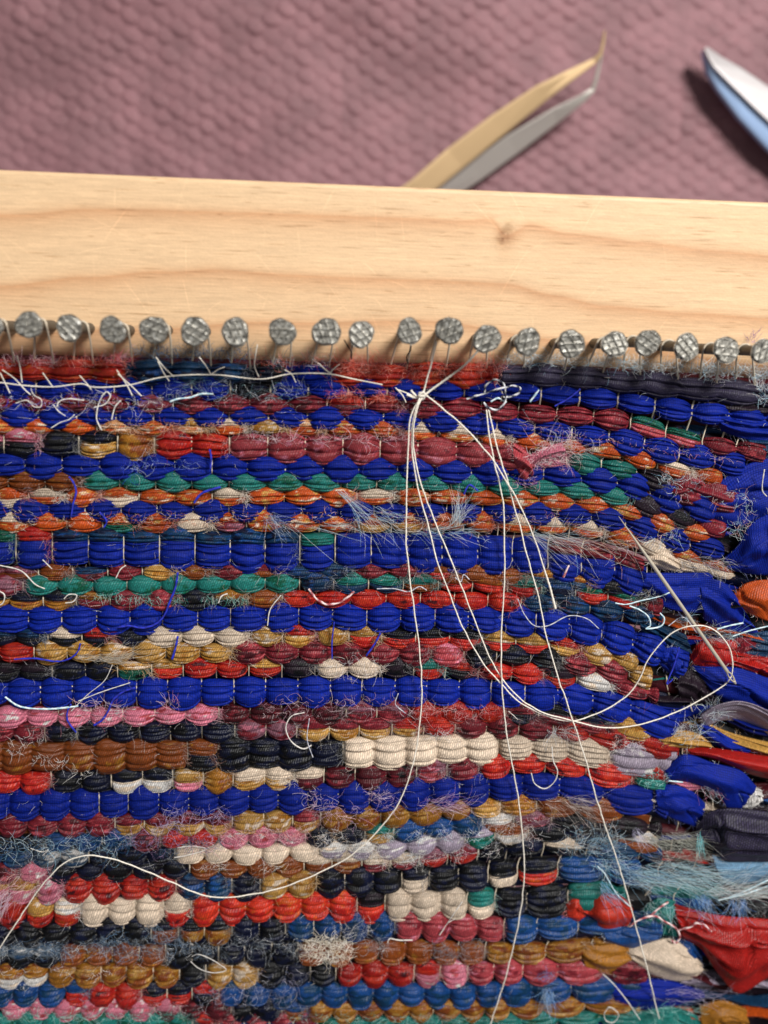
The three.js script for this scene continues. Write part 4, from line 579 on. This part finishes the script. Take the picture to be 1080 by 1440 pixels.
for (const [x, y] of [[20, 1050], [60, 1065], [45, 1040], [120, 1090], [90, 1075]]) T(x, y, { n: 30, rx: 12, ry: 6, ang: 40, spread: 160, len: 22, col: WT, h: 3.6, curl: .5 });
for (const [x, y] of [[250, 1145], [300, 1142], [240, 1160]]) T(x, y, { n: 70, rx: 16, ry: 7, ang: 0, spread: 120, len: 36, col: ['#b8a8d8', '#d8c8e0', '#8a7ab0'], h: 3.4, curl: .45 });
for (const [x, y] of [[440, 1125], [470, 1135], [530, 1115], [545, 1122], [500, 1150]]) T(x, y, { n: 55, rx: 12, ry: 12, ang: 90, spread: 150, len: 30, col: ['#e0b8d0', '#c8a0c0', '#f0dce4'], h: 3.5, curl: .45 });
T(620, 1132, { n: 180, rx: 26, ry: 8, ang: -10, spread: 40, len: 44, col: ['#d8a8c8', '#f0dce4', '#b88ab8'], h: 3.8, curl: .25 }); T(800, 1128, { n: 160, rx: 26, ry: 8, ang: 25, spread: 30, len: 60, col: ['#c8b8b0', '#e0d4cc', '#8a6a5a'], h: 3.6, curl: .2 });
for (let x = 0; x < 180; x += 14) T(x, 1188 + rr(-10, 12), { n: 40, rx: 14, ry: 10, ang: -20, spread: 80, len: 34, col: [...DN, ...SB, '#5a86b8'], h: 3.2, curl: .4 });
for (let x = 170; x < 300; x += 16) T(x, 1185 + rr(-8, 14), { n: 40, rx: 12, ry: 8, ang: 20, spread: 120, len: 34, col: ['#c8a8d0', '#a88ab0', ...DN], h: 3.4, curl: .5 });
for (const [x, y] of [[320, 1178], [345, 1180], [375, 1172], [395, 1180], [410, 1175], [285, 1192]]) T(x, y, { n: 70, rx: 14, ry: 8, ang: -60, spread: 100, len: 28, col: [...PK, '#e8a098'], h: 3.5, curl: .45 });
for (const [x, y] of [[455, 1180], [470, 1175], [480, 1188], [500, 1195], [380, 1220], [300, 1218]]) T(x, y, { n: 60, rx: 14, ry: 6, ang: 60, spread: 140, len: 22, col: [...WT, '#d8c0a8'], h: 3.4, curl: .45 });
for (const x of [545, 585, 625, 665]) T(x, 1178, { n: 60, rx: 9, ry: 7, ang: -90, spread: 60, len: 18, col: [...WT, ...SB, '#c8c0d0'], h: 3.4, curl: .35 });
for (const [x, y] of [[530, 1208], [570, 1210], [605, 1206], [640, 1203], [688, 1195], [705, 1175], [740, 1160], [745, 1178], [690, 1155]]) T(x, y, { n: 60, rx: 14, ry: 7, ang: 20, spread: 140, len: 20, col: [...WT, '#d8b8b8'], h: 3.4, curl: .45 });
for (const [x, y] of [[810, 1170], [835, 1185], [860, 1170], [800, 1190]]) T(x, y, { n: 60, rx: 14, ry: 9, ang: 20, spread: 100, len: 26, col: ['#c8b8b0', ...SB, '#8a6a5a'], h: 3.2, curl: .4 });
T(835, 1190, { n: 200, rx: 22, ry: 10, ang: -25, spread: 50, len: 50, col: ['#5a9ac8', ...SB, '#2a5a88'], h: 3.6, curl: .25 }); T(855, 1215, { n: 170, rx: 20, ry: 8, ang: 25, spread: 40, len: 50, col: ['#6ab8dc', ...SB], h: 3.4, curl: .25 }); T(850, 1250, { n: 120, rx: 6, ry: 16, ang: 55, spread: 14, len: 60, col: ['#6ab0e0', '#bcd8f0'], h: 4, curl: .1 });
T(940, 1180, { n: 240, rx: 26, ry: 10, ang: 20, spread: 24, len: 70, col: ['#b8b8a8', '#d8d8cc', '#7a8078'], h: 3.4, curl: .15 }); T(984, 1178, { n: 60, rx: 4, ry: 8, ang: 90, spread: 12, len: 34, col: ['#7ae0e8', '#b8f0f4'], h: 4.4, curl: .08 }); T(895, 1172, { n: 80, rx: 6, ry: 8, ang: 50, spread: 16, len: 34, col: ['#c8c0e0', '#e8e8f4'], h: 3.6, curl: .1 });
T(940, 1228, { n: 420, rx: 44, ry: 14, ang: 14, spread: 18, len: 110, col: [...SB, '#a8dce4', '#d4ecec', '#8ab4c0'], h: 3.6, curl: .12 }); T(900, 1236, { n: 160, rx: 20, ry: 12, ang: 12, spread: 24, len: 60, col: [...SB, '#7aa0d0'], h: 3.4, curl: .15 }); T(1040, 1256, { n: 320, rx: 40, ry: 8, ang: -14, spread: 12, len: 100, col: [...WT, '#c8e0dc', '#b8a8a0'], h: 4.4, curl: .1 }); T(950, 1206, { n: 120, rx: 30, ry: 8, ang: 5, spread: 18, len: 70, col: ['#b8b0a8', '#d0c8c0', '#7a6a60'], h: 3.2, curl: .12 });
T(985, 1262, { n: 130, rx: 10, ry: 6, ang: 70, spread: 24, len: 50, col: ['#4a90e0', '#9ac4f0', '#c8dcf4'], h: 5, curl: .18 }); T(1038, 1268, { n: 120, rx: 10, ry: 6, ang: 84, spread: 18, len: 44, col: ['#4a90e0', '#8ab8f0', '#c8d0e8'], h: 5.4, curl: .2 }); T(1068, 1285, { n: 130, rx: 20, ry: 10, ang: 60, spread: 120, len: 28, col: ['#585a60', '#a8a8a8', '#303038'], h: 3.4, curl: .4 }); T(925, 1280, { n: 130, rx: 18, ry: 12, ang: 60, spread: 40, len: 38, col: [...TL, ...SB], h: 3.6, curl: .25 });
T(462, 1335, { n: 620, rx: 26, ry: 17, ang: 90, spread: 180, len: 26, col: ['#f4ead8', '#e4d8c4', '#fffaf0'], h: 4, curl: .4, up: .8, r: .00006 }); T(500, 1312, { n: 120, rx: 18, ry: 10, ang: -40, spread: 60, len: 30, col: [...WT, ...GR], h: 3.8, curl: .35 }); T(530, 1330, { n: 110, rx: 12, ry: 12, ang: 60, spread: 90, len: 26, col: GR, h: 3.4, curl: .4 });
T(30, 1240, { n: 120, rx: 24, ry: 14, ang: 140, spread: 30, len: 50, col: [...PK, '#e8c0a8'], h: 3.8, curl: .25 }); T(10, 1262, { n: 110, rx: 10, ry: 10, ang: 130, spread: 16, len: 50, col: ['#f0dce4', '#d8b8d0'], h: 4, curl: .12 });
for (let x = -5; x < 300; x += 13) T(x, 1335 + rr(-7, 8), { n: 46, rx: 11, ry: 7, ang: 10, spread: 160, len: 24, col: [...GR, '#5a7a9c', '#8aa0b8'], h: 3.2, curl: .5 });
for (const [x, y] of [[150, 1330], [160, 1320], [215, 1310], [235, 1320], [75, 1335]]) T(x, y, { n: 80, rx: 14, ry: 10, ang: 30, spread: 100, len: 28, col: ['#6a8cb0', '#a8bccc', '#3a5470'], h: 3.6, curl: .5 });
for (let x = 300; x < 430; x += 14) T(x, 1330 + rr(-10, 12), { n: 40, rx: 12, ry: 9, ang: 10, spread: 170, len: 26, col: [...GR, '#3a4a5c'], h: 3.3, curl: .5 });
for (const [x, y] of [[612, 1330], [640, 1335], [665, 1328], [628, 1345], [655, 1345]]) T(x, y, { n: 70, rx: 14, ry: 8, ang: 30, spread: 150, len: 24, col: ['#8a9098', '#b0a8a8', '#6a7484'], h: 3.4, curl: .5 });
for (let x = 290; x < 420; x += 18) T(x, 1385 + rr(-10, 25), { n: 34, rx: 14, ry: 12, ang: 10, spread: 170, len: 30, col: ['#b8b0c8', '#8088a8', '#d8d4dc'], h: 3.4, curl: .7 });
for (const [x, y] of [[20, 1370], [90, 1365], [140, 1372], [30, 1385]]) T(x, y, { n: 34, rx: 14, ry: 6, ang: 10, spread: 170, len: 18, col: WT, h: 3.3, curl: .5 });
for (let x = 0; x < 260; x += 20) T(x, 1430, { n: 40, rx: 12, ry: 6, ang: -10, spread: 80, len: 26, col: TL, h: 3, curl: .35 });
for (let x = 420; x < 700; x += 22) T(x, 1432, { n: 24, rx: 10, ry: 5, ang: 60, spread: 100, len: 18, col: TL, h: 3, curl: .35 });
T(770, 1395, { n: 160, rx: 6, ry: 6, ang: 85, spread: 26, len: 48, col: ['#4a90d8', '#8ab8e8', '#c8dcf0'], h: 4, curl: .15 }); T(765, 1375, { n: 80, rx: 8, ry: 6, ang: -50, spread: 40, len: 28, col: ['#3a78c8', '#8ab8e8'], h: 4 });
T(960, 1400, { n: 90, rx: 34, ry: 8, ang: 0, spread: 30, len: 60, col: ['#c8b8d0', '#a8a0c0'], h: 4.4, curl: .2 }); T(930, 1420, { n: 120, rx: 40, ry: 6, ang: 20, spread: 40, len: 40, col: TL, h: 3.6 });
for (const x of [140, 160, 180, 200, 215, 250, 293, 320, 336]) T(x, 838 + rr(-4, 4), { n: 42, rx: 10, ry: 3, ang: 90, spread: 40, len: 16, col: TL, h: 2.8, curl: .2 });
for (let x = 150; x < 345; x += 18) T(x, 600 + rr(-6, 6), { n: 26, rx: 9, ry: 4, ang: 90, spread: 90, len: 13, col: OR, h: 2.6 });
for (let x = 20; x < 860; x += 21) T(x, 727 + (x > 760 ? (x - 760) * .15 : 0) + rr(-5, 10), { n: 22, rx: 9, ry: 5, ang: -90, spread: 120, len: 13, col: x % 2 < 1 ? OR : ['#f0d8c0', '#e0a888'], h: 2.7 });
for (let x = 735; x < 1050; x += 16) T(x, 598 + (x - 735) * .17 + rr(-2, 2), { n: 16, rx: 10, ry: 2, ang: 20, spread: 50, len: 13, col: PK, h: 2.4 });
for (let x = 360; x < 600; x += 30) T(x, 618 + rr(-3, 3), { n: 34, rx: 10, ry: 3, ang: -40, spread: 70, len: 24, col: [...PK, '#e8d8e0'], h: 3, curl: .3 });
for (const [x, y] of [[475, 553], [488, 550], [500, 555], [530, 560], [545, 560], [540, 553]]) T(x, y, { n: 60, rx: 10, ry: 5, ang: 90, spread: 110, len: 16, col: CR, h: 3.4, curl: .35 });
for (let x = 240; x < 430; x += 13) T(x, 548 + rr(-9, 9), { n: 26, rx: 12, ry: 8, ang: 0, spread: 180, len: 28, col: [...GR, '#7aa8b0', '#28303c'], h: 3.2, curl: .6 });
for (let x = 10; x < 240; x += 16) T(x, 568 + rr(-10, 10), { n: 20, rx: 12, ry: 7, ang: 0, spread: 180, len: 24, col: [...WT, '#c8b8b8', ...BLs], h: 3.2, curl: .6 });
for (const [x, y] of [[1015, 700], [1035, 695], [1045, 712], [960, 690], [975, 672], [1030, 745], [1045, 738], [935, 672], [920, 760], [945, 752]]) T(x, y, { n: 46, rx: 12, ry: 7, ang: 40, spread: 150, len: 22, col: ['#e8c8c8', '#d8a8a0', ...SB], h: 3, curl: .45 });
for (const [x, y] of [[180, 655], [195, 662], [205, 652], [260, 653]]) T(x, y, { n: 36, rx: 12, ry: 6, ang: 30, spread: 120, len: 28, col: ['#90b0d8', '#d0dce8', ...BLs], h: 3.4, curl: .5 });
// torn ends of the strips
for (const [i, x, c] of frayEnds) { const k = linOf[c].clone().lerp(new THREE.Color(1, 1, 1), .12), k2 = linOf[c].clone().lerp(new THREE.Color(1, 1, 1), .4), y = rowY(i, x), H = ROWS[i][1]; if (hash2(i, Math.floor(x)) < .75) for (let q = 0; q < 46; q++) { const a = rr(-.7, .7) + (rnd() < .3 ? 1.5 : 0); hair('frayed_fibres', R(x - 4 + rr(-9, 6), y + rr(-.34, .34) * H, 1.6 + rr(-.6, .8)), V3(Math.cos(a), rr(-.1, .45), Math.sin(a)), rr(.0008, .0034), .55, rr(.00003, .00005), rnd() < .6 ? k : k2); } }
// fluff over the whole cloth
for (let n = 0; n < 4500; n++) {
  const i = Math.floor(rnd() * ROWS.length), x = rr(-10, ROWS[i][2]), y = rowY(i, x) + rr(-.5, .5) * ROWS[i][1];
  const t = ROWS[i][3].split(',').find(q => x <= +q.trim().split(' ')[1]), cn = t ? t.trim().split(/[ /*]/)[0] : 'blue';
  const c = rnd() < .72 ? lin(FAB[cn][0]).lerp(new THREE.Color(1, 1, 1), rr(.02, .22)) : C(['#d8d4d4', '#b8bcc8', '#e8dccc'][n % 3]);
  const a = rr(0, 6.283); hair('surface_fuzz', R(x, y, 1.6), V3(Math.cos(a), rr(.2, 1), Math.sin(a)), rr(.0008, .0042), rr(.3, .8), rr(.000022, .000042), c);
}
for (const b in bins) { const B = bins[b], m = part(geom(B.pos, B.idx, null, B.col), hairMat, b, rug); m.userData.kind = 'stuff'; }

// ------------------------------------------------------------------ tools lying on the tablecloth behind the board
function bar(sections, mat, name, parent) {        // sections: [centre, half-vector across, half-vector up]; rounded four-sided bar
  const pos = [], idx = [], S = 16; sections.forEach(([c, a, b], i) => { for (let k = 0; k < S; k++) { const t = k / S * 6.2832 + .2, ct = Math.sign(Math.cos(t)) * Math.abs(Math.cos(t)) ** .35, st = Math.sign(Math.sin(t)) * Math.abs(Math.sin(t)) ** .35; pos.push(c.x + a.x * ct + b.x * st, c.y + a.y * ct + b.y * st, c.z + a.z * ct + b.z * st); if (i + 1 < sections.length) { const A = i * S + k, B = i * S + (k + 1) % S; idx.push(A, A + S, B, B, A + S, B + S); } } });
  for (const [e, g] of [[0, 1], [sections.length - 1, -1]]) for (let k = 1; k + 1 < S; k++) { const A = e * S; g > 0 ? idx.push(A, A + k, A + k + 1) : idx.push(A, A + k + 1, A + k); }
  const g = geom(pos, idx).toNonIndexed(); g.computeVertexNormals(); return part(g, mat, name, parent);
}
const chrome = new THREE.MeshStandardMaterial({ color: lin('#cfd2d6'), metalness: 1, roughness: .3 });
const dull = new THREE.MeshStandardMaterial({ color: lin('#cfc9c0'), metalness: .35, roughness: .45 });
const woodReflectTint = new THREE.MeshStandardMaterial({ color: lin('#c4a67c'), metalness: .4, roughness: .45 });  // upper arm: warm reflection of the wood put into the colour
{
  const tw = put(new THREE.Group(), 'tweezers'); tag(tw, 'open metal tweezers with bent tips half under the wooden board', 'tweezers');
  const Q = (x, y, h) => P(x, y, h);
  const arm = (pts, mat) => bar(pts.map(([x, y, h, wx, wy, th], i) => { const c = Q(x, y, h), a = Q(x + wx, y + wy, h).sub(c); a.y += (th || 0); return [c, a, V3(0, .0007, 0)]; }), mat, 'tweezer_arm', tw);
  arm([[470, 348, .016, -9, -10, .001], [590, 265, .016, -11, -12, .001], [640, 223, .016, -12, -13, .001], [700, 176, .017, -11, -12, .001], [760, 132, .018, -8, -10, .001], [805, 104, .019, -5, -6, 0], [835, 86, .02, -3, -3, 0], [844, 77, .021, -2, -2, 0], [848, 60, .022, -2, -.6, 0], [850, 44, .023, -1.2, -.2, 0]], woodReflectTint);
  arm([[470, 362, .012, 7, 8, -.003], [610, 282, .009, 8, 9, -.004], [670, 240, .008, 9, 11, -.004], [720, 204, .008, 9, 11, -.004], [780, 164, .009, 6, 8, -.003], [820, 138, .011, 4, 4, -.001], [833, 127, .012, 3, 2, 0], [838, 112, .014, 2.6, .6, 0], [842, 94, .016, 2, .6, 0], [846, 78, .018, 1.2, .4, 0]], dull);
}
{
  const st = put(new THREE.Group(), 'pointed_steel_tool'); tag(st, 'silver pointed steel tool lying at the upper right corner', 'tool');
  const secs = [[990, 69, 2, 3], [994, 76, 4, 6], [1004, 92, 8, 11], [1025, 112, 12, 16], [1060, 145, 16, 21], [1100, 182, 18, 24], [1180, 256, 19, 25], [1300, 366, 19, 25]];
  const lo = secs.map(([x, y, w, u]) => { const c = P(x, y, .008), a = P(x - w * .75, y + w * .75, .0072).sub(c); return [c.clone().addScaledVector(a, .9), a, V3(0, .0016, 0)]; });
  bar(lo, new THREE.MeshStandardMaterial({ color: lin('#a4bfe6'), metalness: .45, roughness: .35 }), 'lower_face', st);  // blue is the sky's reflection painted on, the steel is silver
  const hi = secs.map(([x, y, w]) => { const c = P(x, y, .010), a = P(x + w * .8, y - w * .8, .0085).sub(c); return [c.clone().addScaledVector(a, .7), a, V3(0, .0012, 0)]; });
  bar(hi, new THREE.MeshStandardMaterial({ color: lin('#c9c4c4'), metalness: .35, roughness: .45 }), 'upper_face', st);
}
scene.add(camera);
renderer.render(scene, camera);
